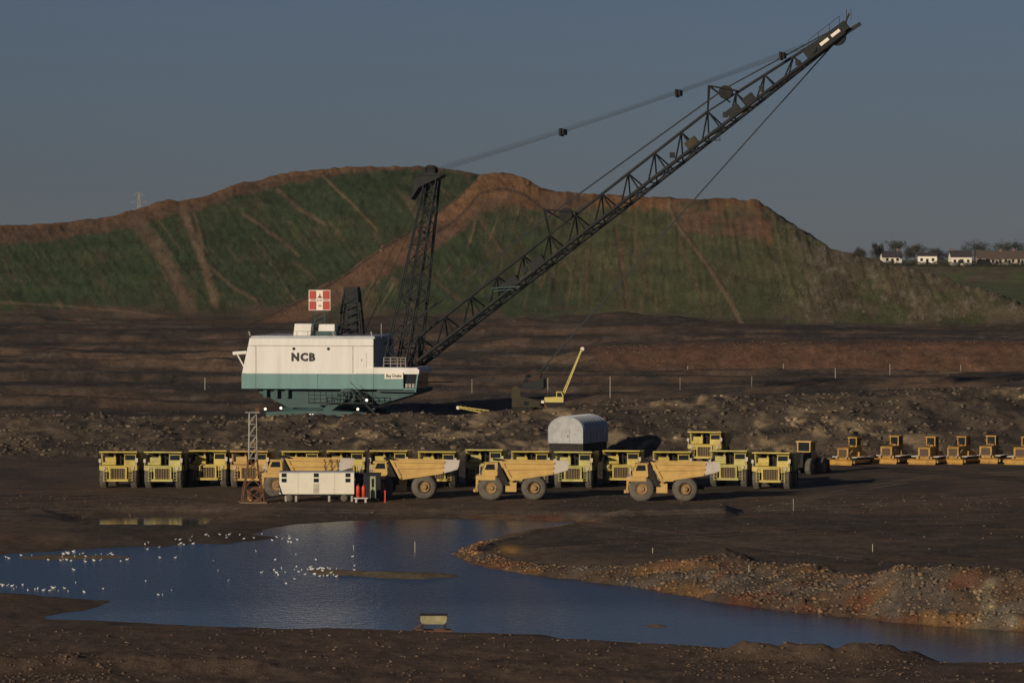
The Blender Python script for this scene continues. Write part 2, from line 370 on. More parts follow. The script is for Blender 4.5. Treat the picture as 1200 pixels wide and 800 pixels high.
    if far.any():
        a, b = hills(px[far], Y[far], z[far])
        up = np.maximum(a, b)
        fur = 0.0
        zf = np.maximum(z[far], up)
        k = np.clip((zf - z[far]) / 6, 0, 1)
        # furrows that run down the slope
        P_, Q_ = px[far], YH + (H - zf) / Y[far] * F
        fa = vnoise((P_ - 0.75 * Q_) / 5, (P_ + Q_) / 90, 31) - 0.5; fb = vnoise((P_ - (P_ - 760) * .0016 * (Q_ - 300)) / 4.5, Q_ / 70, 33) - 0.5
        fur = np.where(a > b, fa * 0.13, fb * 0.28 * sst(560, 640, P_) + fa * .13 * (1 - sst(560, 640, P_))) + 0.5 * (fbm(P_ / 7, Q_ / 7, 3, 35) - .5) * (1 + 0.5 * sst(900, 980, P_))
        z[far] = zf + k * fur + k * 1.0 * (n1[far]) + k * 2.2 * (fbm(X[far] / 30, Y[far] / 30, 3, 37) - .5)
    return z
def gz(x, y): return float(land([x], [y])[0])
def at(px, Y):
    x = (px - 600) / F * Y; return (x, Y, gz(x, Y))

# ------------------------------------------------------------------ colours of the earth
def pline(px, py, pts, w):
    d = np.full(px.shape, 1e9)
    for (ax, ay), (bx, by) in zip(pts[:-1], pts[1:]):
        dx, dy = bx - ax, by - ay; t = np.clip(((px - ax) * dx + (py - ay) * dy) / (dx*dx + dy*dy), 0, 1)
        d = np.minimum(d, np.hypot(px - ax - t * dx, py - ay - t * dy))
    return np.clip(1.4 - d / w, 0, 1)
def mixc(c, n, k): return c * (1 - k[:, None]) + np.array(n)[None, :] * k[:, None]
SOIL = (0.125, 0.092, 0.064); DARK = (0.072, 0.060, 0.049); GRASS = (0.050, 0.077, 0.035); ORANGE = (0.235, 0.13, 0.066)
BROWN = (0.15, 0.092, 0.060); RED = (0.17, 0.090, 0.055); TAN = (0.24, 0.165, 0.105); GREYR = (0.13, 0.115, 0.095)
def albedo(X, Y, Z):
    px = X / Y * F + 600; py = YH + (H - Z) / Y * F
    n = fbm(X / 9, Y / 14, 4, 101); n2 = fbm(X / 2.2, Y / 5, 3, 103); st = fbm(px / 160, py / 2.6, 3, 107)
    c = np.repeat(np.array(SOIL)[None, :], len(X), 0)
    c = mixc(c, DARK, sst(0.42, 0.62, n) * 0.8)
    c = mixc(c, BROWN, sst(0.56, 0.72, fbm(px / 90, py / 5, 4, 133)) * 0.45)
    nearY = Y < 545
    for pts, w, cc, sgt in RUTS:
        for off in (0, 3.2):
            c = mixc(c, cc, pline(px, py, [(a, b + off) for a, b in pts], w) * sgt * nearY * (0.4 + 0.6 * sst(.35, .55, fbm(px / 25, py / 8, 2, 137))))
    # streaked dark bench behind the rubble bank
    bench = sst(584, 596, Y) * (1 - sst(1020, 1045, Y))
    c = mixc(c, (0.064, 0.054, 0.045), bench * 0.6)
    c = mixc(c, (0.055, 0.047, 0.040), bench * sst(0.40, 0.6, st) * 0.8)
    c = mixc(c, BROWN, bench * sst(0.54, 0.70, fbm(px / 120, py / 5, 4, 131)) * 0.4)
    c = mixc(c, (0.16, 0.125, 0.095), bench * sst(0.60, 0.72, fbm(px / 60, py / 2.0, 3, 139)) * 0.6)
    sw = (Y + 40 * fbm(X / 70, Y / 90, 3, 73)) / 52; fr = sw - np.floor(sw)
    c = mixc(c, (0.17, 0.115, 0.078), bench * sst(.84, .9, fr) * sst(.42, .6, fbm(px / 50, py / 6, 3, 143)) * .8)
    # the rubble bank behind the trucks
    bank = sst(541, 549, Y) * (1 - sst(582, 594, Y))
    c = mixc(c, (0.115, 0.092, 0.068), bank * 0.6)
    c = mixc(c, (0.33, 0.25, 0.155), bank * sst(0.42, 0.62, n2) * sst(0.42, 0.6, fbm(px / 60, py / 18, 3, 109)) * np.interp(px, [0, 250, 330, 1200], [0.25, 0.5, 1, 1]))
    # red-brown cutting at the right
    redb = sst(843, 852, Y) * (1 - sst(866, 885, Y)) * sst(660, 730, px)
    c = mixc(c, (0.045, 0.038, 0.032), bank * sst(0.55, 0.7, fbm(X / 3, Y / 4, 3, 141)) * 0.8)
    c = mixc(c, RED, redb * (0.55 + 0.45 * n2))
    # shores
    near = Y < 470
    if near.any():
        sd = sdist(X[near], Y[near], WP); q = px[near]; cn = c[near]
        side = sst(520, 560, q) * (sd > -1) * (Y[near] > np.interp(q, [500, 1300], [352, 285]))
        dd = np.interp(q, SPD[:, 0], SPD[:, 1])
        k = side * (1 - sst(0.9, 1.25, sd / dd))
        cn = mixc(cn, (0.135, 0.090, 0.058), k * 0.7)
        cn = mixc(cn, (0.27, 0.155, 0.07), k * sst(0.48, 0.62, fbm(X[near] / 4, Y[near] / 5, 3, 213)) * 0.85)
        cn = mixc(cn, (0.17, 0.075, 0.045), k * sst(0.52, 0.64, fbm(X[near] / 3.5, Y[near] / 4, 3, 217)) * 0.8)
        cn = mixc(cn, (0.36, 0.31, 0.21), k * sst(1120, 1180, q) * sst(0.45, 0.6, fbm(X[near] / 2.5, Y[near] / 3, 3, 219)) * .8)
        cn = mixc(cn, GREYR, k * sst(0.52, 0.66, fbm(X[near] / 6, Y[near] / 6, 3, 211)) * 0.8)
        cn = mixc(cn, (0.42, 0.25, 0.07), np.exp(-((q - 597) / 13) ** 2 - ((py[near] - 644) / 5) ** 2))
        mud = (1 - sst(0.3, 5, np.abs(sd))) * (1 - side)
        cn = mixc(cn, (0.085, 0.064, 0.048), mud * 0.5)
        for ip in (WI, WIT, WS):
            cn = mixc(cn, (0.17, 0.135, 0.085), (1 - sst(-.2, .8, sdist(X[near], Y[near], ip))) * .9)
        fore = (Y[near] < 300) * (1 - side)
        cn = mixc(cn, (0.125, 0.085, 0.060), np.clip(fore * 0.6, 0, 1))
        c[near] = cn
    # the restored heap: grass, bare ridges, tracks
    far = Y > 1020
    if far.any():
        q, r = px[far], py[far]; base = table(q, Y[far]); cf = c[far]
        a, b = hills(q, Y[far], base); rise = np.maximum(a, b) - base
        isA = a > b
        nn = fbm(X[far] / 14, Y[far] / 18, 4, 151); sk = vnoise(q / 2.6 + r * 0.015, r / 45, 157); sk2 = vnoise((q - 0.9 * r) / 3.2, (q + r) / 60, 159)
        streak = np.where(isA, sk2, sk)
        g = sst(0.3, 3.0, rise - 5.0 * (fbm(q / 25, r / 6, 3, 187) - .45))
        wq = np.where(isA, q - 0.75 * r + 6 * (nn - .5), q + 10 * (nn - .5) - (q - 760) * .0016 * (r - 300))
        ln = 1 - sst(0.0, 0.05, np.abs(vnoise(wq / 8.0, r / 70 + isA * 7, 181) - .5)); ln2 = 1 - sst(0.0, 0.07, np.abs(vnoise(wq / 3.6, r / 50 + isA * 7, 183) - .5))
        keep = sst(.40, .56, fbm(q / 40, r / 30, 3, 185))
        cf = mixc(cf, GRASS, g * (0.80 + 0.2 * nn))
        cf = mixc(cf, BROWN, g * sst(0.62, 0.9, streak) * np.where(isA, 0.22, 0.45) * keep)
        cf = mixc(cf, BROWN, g * sst(0.54, 0.72, nn) * np.where(isA, 0.18, 0.30))
        cf = mixc(cf, TAN, g * ln * keep * np.where(isA, .45, .65)); cf = mixc(cf, BROWN, g * ln2 * keep * np.where(isA, .25, .5))
        cf = mixc(cf, (0.120, 0.108, 0.056), g * (~isA) * sst(600, 720, q) * 0.5)
        yA = np.interp(q, RA[:, 0], RA[:, 1]); yB = np.interp(q, RB[:, 0], RB[:, 1], left=420, right=420)
        dA = r - yA; dB = r - yB
        jag = 9 * (fbm(q / 9, r / 9, 3, 163) - 0.5)
        # bare crest of the far heap
        kA = isA * (1 - sst(0, 5, dA + jag - np.interp(q, [0, 160, 300, 400, 470], [19, 16, 12, 5, 1])))
        cf = mixc(cf, BROWN, np.clip(kA * 0.9, 0, 1)); cf = mixc(cf, ORANGE, isA * (1 - sst(2, 7, dA + jag * 0.5)) * (q < 470) * 0.55)
        # haul road up the near heap and its bare top
        wB = np.interp(q, [240, 300, 400, 500, 560, 640, 700, 780, 800, 890, 905], [22, 26, 30, 38, 46, 27, 16, 14, 38, 42, 26])
        kB = (~isA) * (1 - sst(-4, 5, dB + jag - wB)) * (q < 905)
        cf = mixc(cf, np.array(BROWN) * 1.05, kB * (rise > 0.5))
        kO = kB * np.interp(q, [380, 480, 560, 760, 800, 890], [0.1, 0.4, 0.9, 0.9, 0.35, 0.6]) * sst(0.3, 0.55, nn) * (1 - sst(14, 40, dB + jag))
        cf = mixc(cf, ORANGE, np.clip(kO * 1.3, 0, 1))
        cf = mixc(cf, GRASS, (~isA) * kB * (q > 780) * sst(0.5, 0.62, fbm(q / 30, r / 10, 3, 165)) * 0.5)
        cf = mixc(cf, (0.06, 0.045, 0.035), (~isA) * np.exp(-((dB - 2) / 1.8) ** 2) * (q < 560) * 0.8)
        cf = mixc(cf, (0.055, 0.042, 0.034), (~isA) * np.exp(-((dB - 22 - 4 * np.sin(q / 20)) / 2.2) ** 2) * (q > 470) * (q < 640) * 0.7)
        # grey rubble flank on the right
        kF = (~isA) * sst(890, 960, q + 40 * (nn - 0.5)) * (rise > 0.3)
        cf = mixc(cf, (0.135, 0.105, 0.068), kF * 0.7)
        cf = mixc(cf, (0.24, 0.21, 0.165), kF * sst(0.56, 0.75, fbm(q / 7, r / 7, 4, 167)) * 0.6)
        cf = mixc(cf, (0.07, 0.085, 0.035), kF * sst(0.5, 0.62, fbm(q / 30, r / 14, 3, 169)) * 0.7)
        for pts, w, cc, s in TRACKS:
            cf = mixc(cf, cc, pline(q, r, pts, w) * s * (rise > 0.2))
        # far fields towards the houses
        ff = (Y[far] > 1240) & (rise < 0.3)
        cf = mixc(cf, (0.125, 0.145, 0.058), ff * 0.95)
        cf = mixc(cf, (0.15, 0.112, 0.078), ff * sst(.35, .55, fbm(q / 40, r / 9, 3, 173)) * (Y[far] > 1560) * (Y[far] < 1640) * 0.9)
        cf = mixc(cf, (0.10, 0.085, 0.045), ff * sst(0.55, 0.7, fbm(q / 25, r / 4, 3, 171)) * 0.4)
        cf = mixc(cf, TAN, ff * pline(q, r, [(1020, 333), (1050, 329), (1085, 337), (1110, 345)], 1.6) * 0.8)
        c[far] = cf
    return c
RUTS = [
 ([(-60,600),(200,594),(450,598),(700,601),(1000,592),(1260,575)], .9, (0.19,0.145,0.105), .8), ([(560,642),(750,630),(950,620),(1260,612)], .9, (0.04,0.032,0.027), .85),
 ([(520,600),(700,612),(900,640),(1010,652)], .9, (0.19,0.145,0.105), .75), ([(-60,768),(300,762),(600,773),(900,788),(1260,792)], 1.1, (0.04,0.032,0.027), .85),
 ([(-60,786),(250,776),(520,760),(640,753)], 1.1, (0.14,0.10,0.075), .5), ([(-60,588),(130,580),(300,590)], .9, (0.05,0.04,0.034), .7), ([(860,600),(1000,572),(1100,556),(1260,550)], .9, (0.19,0.145,0.105), .8),
 ([(980,545),(1100,552),(1260,566)], .9, (0.04,0.032,0.027), .85), ([(-60,560),(60,566),(120,578),(300,600)], .9, (0.15,0.115,0.085), .4)]
TRACKS = [
 ([(158,258),(185,290),(205,325),(222,360)], 9, (0.19,0.13,0.088), 0.75), ([(214,244),(232,290),(246,330),(252,356)], 5, (0.22,0.15,0.10), 0.9),
 ([(228,250),(238,290)], 2, TAN, 0.5), ([(378,206),(396,224),(412,238),(442,270)], 1.6, TAN, 0.8),
 ([(0,354),(70,358),(150,365),(215,374)], 1.5, TAN, 0.5), ([(285,250),(330,282),(350,300)], 2, (0.19,0.13,0.088), 0.8),
 ([(325,222),(352,246),(380,262)], 2.5, (0.19,0.13,0.088), 0.8), ([(245,312),(272,336),(300,352)], 2, (0.19,0.13,0.088), 0.8),
 ([(783,236),(792,262),(826,305),(848,340),(872,384)], 2.6, TAN, 0.7), ([(786,240),(796,264),(830,308),(851,340)], 1.2, DARK, 0.9),
 ([(796,280),(808,315),(824,352)], 1.6, BROWN, 0.8), ([(719,268),(725,300),(733,362)], 1.5, DARK, 0.7), ([(722,268),(728,300),(737,362)], 1.5, BROWN, 0.8),
 ([(644,320),(652,345),(668,376)], 2.4, DARK, 0.8), ([(690,282),(687,320),(688,354)], 1.6, BROWN, 0.9), ([(740,262),(752,310),(760,350)], 1.4, BROWN, 0.7),
 ([(500,320),(530,345),(560,366)], 2, BROWN, 0.7), ([(885,240),(893,262),(903,285)], 4, ORANGE, 0.8),
 ([(560,255),(575,275),(590,300)], 1.8, BROWN, 0.7), ([(600,265),(618,300)], 1.5, BROWN, 0.6),
]

def sheet(name, pxs, Ys, material, kind='structure'):
    P, YY = np.meshgrid(pxs, Ys); XX = (P - 600) / F * YY
    X = XX.ravel(); Y = YY.ravel(); Z = land(X, Y)
    nc, nr = len(pxs), len(Ys)
    me = bpy.data.meshes.new(name)
    me.vertices.add(nc * nr); me.vertices.foreach_set("co", np.stack([X, Y, Z], 1).astype(np.float32).ravel())
    i = (np.arange(nr - 1)[:, None] * nc + np.arange(nc - 1)[None, :]).ravel()
    q = np.stack([i, i + 1, i + nc + 1, i + nc], 1).astype(np.int32)
    me.loops.add(q.size); me.loops.foreach_set("vertex_index", q.ravel())
    me.polygons.add(len(q)); me.polygons.foreach_set("loop_start", np.arange(0, q.size, 4, dtype=np.int32))
    me.polygons.foreach_set("loop_total", np.full(len(q), 4, np.int32)); me.update(); me.validate()
    me.polygons.foreach_set("use_smooth", np.ones(len(q), bool))
    at_ = me.color_attributes.new("albedo", 'FLOAT_COLOR', 'POINT')
    C = np.ones((nc * nr, 4), np.float32); C[:, :3] = albedo(X, Y, Z); at_.data.foreach_set("color", C.ravel())
    me.materials.append(material)
    o = bpy.data.objects.new(name, me); col.objects.link(o); o["kind"] = kind
    return o
PXS = np.concatenate([np.linspace(-1400, -80, 34)[:-1], np.linspace(-80, 1280, 600), np.linspace(1280, 2600, 34)[1:]])
def steps(*seg):
    out = []
    for a, b, d in seg: out.append(np.arange(a, b, d))
    return np.concatenate(out)
Y_NEAR = np.append(steps((20,200,15),(200,255,2.0),(255,300,0.5),(300,465,0.55),(465,540,1.2),(540,586,0.55),(586,800,2.4),(800,842,1.4),(842,870,0.7),(870,1026,2.6)), 1026.0)
Y_HILL = np.append(steps((1026,1125,0.75),(1125,1240,1.0),(1240,1330,5)), 1330.0)
Y_FAR = np.array(list(range(1330, 1720, 9)) + [1760,1850,2000,2300,2800,3500,5000], float)
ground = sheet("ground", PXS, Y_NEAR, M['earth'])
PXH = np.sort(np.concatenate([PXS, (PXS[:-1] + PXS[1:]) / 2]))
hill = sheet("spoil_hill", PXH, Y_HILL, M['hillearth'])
PXF = np.concatenate([np.linspace(-1400, 850, 60)[:-1], np.linspace(850, 1280, 170), np.linspace(1280, 2600, 20)[1:]])
fields = sheet("fields", PXF, Y_FAR, M['hillearth'])

# ------------------------------------------------------------------ pond water
def water_mat():
    m = bpy.data.materials.new("pond_water"); m.use_nodes = True
    n = m.node_tree.nodes; l = m.node_tree.links; b = n["Principled BSDF"]
    b.inputs["Base Color"].default_value = (0.006, 0.022, 0.034, 1); b.inputs["IOR"].default_value = 1.333
    b.inputs["Roughness"].default_value = 0.08
    tc = n.new("ShaderNodeTexCoord")
    mp = n.new("ShaderNodeMapping"); mp.inputs["Scale"].default_value = (1.0, 0.55, 1)
    l.new(tc.outputs["Object"], mp.inputs["Vector"])
    nz = n.new("ShaderNodeTexNoise"); nz.inputs["Scale"].default_value = 1.6; nz.inputs["Detail"].default_value = 4
    l.new(mp.outputs[0], nz.inputs["Vector"])
    # wind ruffles the middle of the pond, the near water lies sheltered and calm
    sx = n.new("ShaderNodeSeparateXYZ"); l.new(tc.outputs["Object"], sx.inputs[0])
    n2 = n.new("ShaderNodeTexNoise"); n2.inputs["Scale"].default_value = 0.05; n2.inputs["Detail"].default_value = 3
    m2 = n.new("ShaderNodeMapping"); m2.inputs["Scale"].default_value = (0.35, 1.0, 1); l.new(tc.outputs["Object"], m2.inputs["Vector"]); l.new(m2.outputs[0], n2.inputs["Vector"])
    ma = n.new("ShaderNodeMath"); ma.operation = 'MULTIPLY_ADD'; ma.inputs[1].default_value = 26.0
    l.new(n2.outputs["Fac"], ma.inputs[0]); l.new(sx.outputs["Y"], ma.inputs[2])
    mr = n.new("ShaderNodeMapRange"); mr.interpolation_type = 'SMOOTHSTEP'
    mr.inputs[1].default_value = 327; mr.inputs[2].default_value = 350; mr.inputs[3].default_value = 0.35; mr.inputs[4].default_value = 1.0
    l.new(ma.outputs[0], mr.inputs[0])
    bp = n.new("ShaderNodeBump"); bp.inputs["Distance"].default_value = 0.25
    ms = n.new("ShaderNodeMath"); ms.operation = 'MULTIPLY'; ms.inputs[1].default_value = 0.48
    l.new(mr.outputs[0], ms.inputs[0]); l.new(ms.outputs[0], bp.inputs["Strength"])
    l.new(nz.outputs["Fac"], bp.inputs["Height"]); l.new(bp.outputs[0], b.inputs["Normal"])
    mrr = n.new("ShaderNodeMapRange"); mrr.inputs[3].default_value = 0.12; mrr.inputs[4].default_value = 0.24
    l.new(mr.outputs[0], mrr.inputs[0]); l.new(mrr.outputs[0], b.inputs["Roughness"])
    return m
wm = MB(); wm.add([(-130,262,WL),(130,262,WL),(130,414,WL),(-130,414,WL),(-29,414,WL),(130,452,WL),(-29,452,WL)], [(0,1,2,4,3),(4,2,5,6)])
tag(wm.build("pond_water", water_mat()), kind='structure')
pw = MB(); pw.add([(-60,414.5,WL),(-29.2,414.5,WL),(-29.2,452,WL),(-60,452,WL)], [(0,1,2,3)])
pmat = mat("still_puddle_water", (0.012, 0.016, 0.018), 0.10, dirt=0.0, spec=0.5)
tag(pw.build("puddle_water", pmat), kind='structure')

# ------------------------------------------------------------------ the walking dragline
def text_obj(body, size, loc, rot, material, parent, name, extrude=0.02, bold=0.0, width=None, space=1.0):
    cu = bpy.data.curves.new(name, 'FONT'); cu.body = body; cu.size = size; cu.extrude = extrude; cu.offset = bold
    cu.align_x = 'CENTER'; cu.align_y = 'CENTER'; cu.resolution_u = 2; cu.space_character = space
    t = bpy.data.objects.new(name + "_curve", cu); col.objects.link(t)
    bpy.context.view_layer.update()
    me = bpy.data.meshes.new_from_object(t.evaluated_get(bpy.context.evaluated_depsgraph_get()))
    bpy.data.objects.remove(t); bpy.data.curves.remove(cu)
    me.name = name; me.materials.clear(); me.materials.append(material)
    o = bpy.data.objects.new(name, me); col.objects.link(o); o.parent = parent; o.location = loc; o.rotation_euler = rot
    if width: o.scale = (width / o.dimensions.x if o.dimensions.x else 1,) * 1 + (1, 1)
    return o
FACE = (math.pi / 2, 0, 0)          # text that stands on the near (-y) side

DL = thing("walking_dragline", ((385 - 600) / F * 625, 625, 2.38), rad(-9),
           "huge walking dragline with white and teal machinery house and long lattice boom", "dragline")
W = 8.0
core = MB().prism([(-11.05, 4.2), (-9.9, 11.55), (8.1, 11.55), (8.1, 4.2)], -W + .12, W - .12).build("machinery_house", M['white'], DL)
def panel(name, poly, m, y0=-W, y1=-W + .3): return MB().prism(poly, y0, y1).build(name, m, core)
xb = lambda z: -11.2 + (z - 6.4) / (11.7 - 6.4) * 1.2
panel("wall_panel", [(xb(6.42), 6.42), (xb(10.4), 10.4), (-9.15, 10.4), (-9.15, 6.42)], M['white'])
panel("wall_panel", [(-9.1, 6.42), (-9.1, 10.4), (8.2, 10.4), (8.2, 6.42)], M['white'])
panel("wall_panel", [(xb(10.46), 10.46), (-10.05, 11.55), (8.2, 11.55), (8.2, 10.46)], M['white'])
panel("wall_panel", [(xb(6.42), 6.42), (xb(10.4), 10.4), (-9.15, 10.4), (-9.15, 6.42)], M['white'], W - .3, W)
panel("wall_panel", [(-9.1, 6.42), (-9.1, 11.5), (8.2, 11.5), (8.2, 6.42)], M['white'], W - .3, W)
for x0, x1 in ((-11.25, -9.15), (-9.1, 0.0), (0.05, 8.2)):
    panel("teal_panel", [(x0, 4.2), (x0, 6.36), (x1, 6.36), (x1, 4.2)], M['teal'], -W - .05, -W + .25)
    panel("teal_panel", [(x0, 4.2), (x0, 6.36), (x1, 6.36), (x1, 4.2)], M['teal'], W - .25, W + .05)
MB().box(-11.22, -11.0, -W, W, 4.2, 6.36).build("teal_panel", M['teal'], core)
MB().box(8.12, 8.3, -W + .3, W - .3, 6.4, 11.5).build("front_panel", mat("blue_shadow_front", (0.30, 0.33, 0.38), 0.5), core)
for x in (-9.12, 5.2): MB().box(x - .05, x + .05, -W - .03, -W, 6.45, 10.38).build("seam_strip", M['greysteel'], core)
dh = MB().box(6.3, 7.2, -W - .05, -W, 7.4, 9.5).build("side_door", M['white'], core); MB().box(6.45, 6.55, -W - .09, -W - .05, 8.3, 8.5).build("handle", M['chassis'], dh)
for x in (-7.9, 3.4): MB().box(x, x + 1.0, -W - .07, -W - .05, 4.6, 5.7).build("access_hatch", M['teal'], core)
MB().box(-9.9, 8.15, -W - .03, -W, 10.38, 10.48).build("seam_strip", M['greysteel'], core)
for x in (-3.5, 1.6):
    MB().bar((x, -W - .06, 10.0), (x, -W + .1, 10.0), .22, 10).build("round_vent", M['black'], core)
text_obj("NCB", 1.55, (-2.15, -W - .04, 8.75), FACE, M['letters'], core, "lettering", .03, .085, 3.5, 1.22)
roof = MB().prism([(-10.0, 11.5), (-9.7, 11.85), (8.3, 11.85), (8.5, 11.5)], -W - .1, W + .1).build("roof", M['roof'], DL)
vt = MB().prism([(-4.2, 11.85), (-4.0, 13.55), (-1.5, 13.55), (-1.75, 11.85)], -5, -2.2).build("roof_vent", M['white'], roof)
MB().prism([(-.5, 12.5), (-.4, 13.5), (1.9, 13.5), (1.9, 12.5)], -5, -2.6).build("roof_vent", M['white'], roof)
MB().box(-.9, 2.1, -4.8, -2.8, 11.85, 12.5).build("vent_base", M['dteal'], roof)
for i in range(8):
    MB().box(-4.05 + .01*i, -1.6, -5.06, -5.0, 12.02 + i * .19, 12.10 + i * .19).build("louvre", M['white'], roof)
rl = MB()
for i in range(12): rl.bar((-9.5 + i * 1.6, -W + .25, 11.85), (-9.5 + i * 1.6, -W + .25, 12.55), .035, 4)
rl.bar((-9.5, -W + .25, 12.52), (8.1, -W + .25, 12.52), .03, 4)
rl.build("roof_railing", M['steel'], roof)
for x in (-10.0, 2.4, 8.0):
    MB().bar((x, -W + .1, 11.85), (x - .15, -W + .1, 12.5), .12, 6).build("roof_lamp", M['greysteel'], roof)
MB().bar((9.0, -6, 11.6), (9.0, -6, 13.6), .06, 5).build("aerial", M['greysteel'], roof)
# rear hoist bracket
MB().beam((-12.6, -7.6, 9.3), (-10.6, -7.6, 9.45), .5, .45).beam((-12.0, -7.6, 9.2), (-11.0, -7.6, 7.4), .18, .18).build("rear_bracket", M['white'], DL)
# front deck
deck = MB().prism([(8.2, 6.4), (8.2, 7.35), (14.6, 7.3), (14.95, 6.95), (14.85, 6.4)], -W - .02, 2.5).build("front_deck", M['white'], DL)
MB().prism([(5.5, 6.42), (6.6, 7.28), (8.25, 7.34), (8.25, 6.42)], -W - .08, -W + .1).build("deck_step", M['white'], deck)
MB().box(8.25, 12.6, -W - .05, 2.4, 4.2, 6.36).build("deck_skirt", M['teal'], deck)
MB().box(12.6, 14.4, -W + .5, 2.4, 4.25, 6.38).build("operator_cab_window", M['glass'], deck)
MB().beam((14.7, -W + .1, 6.4), (14.35, -W + .1, 3.9), .2, .2).beam((12.6, -W + .1, 4.25), (14.5, -W + .1, 4.25), .2, .25).build("cab_frame", M['teal'], deck)
for k in range(3): MB().box(12.8 + .5 * k, 13.15 + .5 * k, -W + .4, -W + .47, 4.45, 5.0).build("cab_panel", M['greysteel'], deck)
nb = MB().box(9.9, 12.6, -W - .22, -W - .1, 5.7, 6.65).build("name_board", M['signwhite'], DL)
text_obj("Bay Drake", .62, (11.25, -W - .25, 6.15), FACE, M['letters'], nb, "lettering", .01, .012, 2.25)
dr = MB()
for x in (9.7, 10.7, 11.7, 12.2, 12.9): dr.bar((x, -W + .2, 7.3), (x, -W + .2, 8.75), .06, 5)
for z in (7.9, 8.35, 8.75): dr.bar((9.7, -W + .2, z), (12.9, -W + .2, z), .05, 5)
dr.build("deck_railing", M['greysteel'], deck)
# revolving frame, tub, shoes
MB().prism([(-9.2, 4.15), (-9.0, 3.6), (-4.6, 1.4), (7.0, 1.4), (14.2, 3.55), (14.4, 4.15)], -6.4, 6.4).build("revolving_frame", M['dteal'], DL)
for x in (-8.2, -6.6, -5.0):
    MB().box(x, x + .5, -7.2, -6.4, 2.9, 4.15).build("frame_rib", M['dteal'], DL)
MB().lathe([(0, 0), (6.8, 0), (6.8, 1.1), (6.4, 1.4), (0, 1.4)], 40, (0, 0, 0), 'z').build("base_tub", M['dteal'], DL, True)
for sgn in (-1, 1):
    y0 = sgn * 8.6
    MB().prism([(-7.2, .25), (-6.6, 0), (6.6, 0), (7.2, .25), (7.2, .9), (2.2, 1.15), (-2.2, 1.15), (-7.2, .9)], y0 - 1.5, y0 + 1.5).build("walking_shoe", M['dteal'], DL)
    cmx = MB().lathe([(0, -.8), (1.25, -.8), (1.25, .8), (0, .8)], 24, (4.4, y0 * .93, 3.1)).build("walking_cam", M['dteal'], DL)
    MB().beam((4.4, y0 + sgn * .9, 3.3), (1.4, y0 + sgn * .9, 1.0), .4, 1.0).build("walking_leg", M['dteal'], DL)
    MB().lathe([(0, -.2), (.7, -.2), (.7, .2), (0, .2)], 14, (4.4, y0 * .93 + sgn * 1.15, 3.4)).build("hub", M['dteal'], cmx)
wk = MB()
for x in range(-1, 11): wk.bar((x * .85 + .0, -10.2, 2.3), (x * .85, -10.2, 3.9), .06, 4)
for z in (2.3, 2.85, 3.4, 3.9): wk.bar((-.85, -10.2, z), (8.5, -10.2, z), .06, 4)
wk.box(-.9, 8.6, -10.25, -8.2, 2.15, 2.28)
wk.build("walkway_railing", M['steel'], DL)
st = MB()
for k in range(11): st.box(5.2 + k * .34, 5.6 + k * .34, -9.9, -9.1, 4.2 - k * .34, 4.26 - k * .34)
st.beam((5.2, -9.95, 4.3), (9.0, -9.95, .5), .08, .25).beam((5.2, -9.05, 4.3), (9.0, -9.05, .5), .08, .25)
st.bar((5.2, -9.95, 5.3), (9.0, -9.95, 1.5), .05, 4)
st.build("access_stair", M['steel'], DL)
MB().beam((8.6, -7.2, 4.1), (14.4, -7.2, 4.0), .5, .5).beam((5.2, -7.3, 4.2), (8.2, -7.3, 1.2), .5, .6).build("front_girder", M['dteal'], DL)
for x, z in ((-7.2, 1.35), (-4.9, 1.5), (-.6, .55), (-.2, .55), (6.4, 1.4), (7.7, 2.7)):
    r = .20 if x > 5 or x < -4 else .13
    MB().lathe([(0, -.15), (r, -.15), (r * .7, .2), (0, .2)], 12, (x, -10.35, z)).build("floodlight", M['lamp'], DL)
# roof sign on its lattice post, exhaust tower behind
sp = MB()
for x in (-1.4, 0.1):
    sp.bar((x, -3.2, 11.85), (x, -3.2, 18.3), .09, 5)
for k in range(5): sp.bar((-1.4, -3.2, 11.9 + k * .75), (.1, -3.2, 12.65 + k * .75), .05, 4)
sp.build("sign_post", M['dteal'], DL)
sg = MB().box(-2.2, 1.0, -3.65, -3.45, 15.5, 18.45).build("roof_sign", M['signwhite'], DL)
for z0, z1 in ((17.12, 18.36), (15.59, 16.82)):
    for x0, x1 in ((-2.11, -1.1), (-.1, .91)):
        MB().box(x0, x1, -3.70, -3.65, z0, z1).build("red_field", M['red'], sg)
MB().prism([(-.95, 17.3), (-.15, 17.3), (-.48, 17.65), (-.5, 17.95), (-.6, 17.95), (-.62, 17.65)], -3.69, -3.65).build("emblem", M['rust'], sg)
MB().box(-.75, -.35, -3.69, -3.65, 16.1, 16.25).build("emblem", M['rust'], sg)
for x0, x1 in ((-1.95, -1.2), (-1.05, -.75), (-.6, -.2), (0.0, .8)):
    MB().box(x0, x1, -3.69, -3.65, 16.9, 17.02).build("text_line", M['rust'], sg)
tw = MB()
for (a, b) in (((1.6, -1.2), (2.6, -.8)), ((5.0, -1.2), (4.4, -.8)), ((1.6, 1.6), (2.6, 1.2)), ((5.0, 1.6), (4.4, 1.2))):
    tw.bar((a[0], a[1], 11.85), (b[0], b[1], 18.6), .16, 6)
for k in range(6):
    z = 11.9 + k * 1.1; f = k / 6.2
    tw.bar((1.6 + f, -1.2 + .4*f, z), (5.0 - .6*f, -1.2 + .4*f, z + 1.1), .09, 5).bar((5.0 - .6*f, -1.2 + .4*f, z), (1.6 + f, -1.2 + .4*f, z + 1.1), .09, 5)
tw.box(2.4, 4.5, -.9, 1.2, 16.6, 18.9).box(3.0, 4.3, -.7, 1.0, 12, 16.7)
tw.build("exhaust_tower", M['steel'], DL)

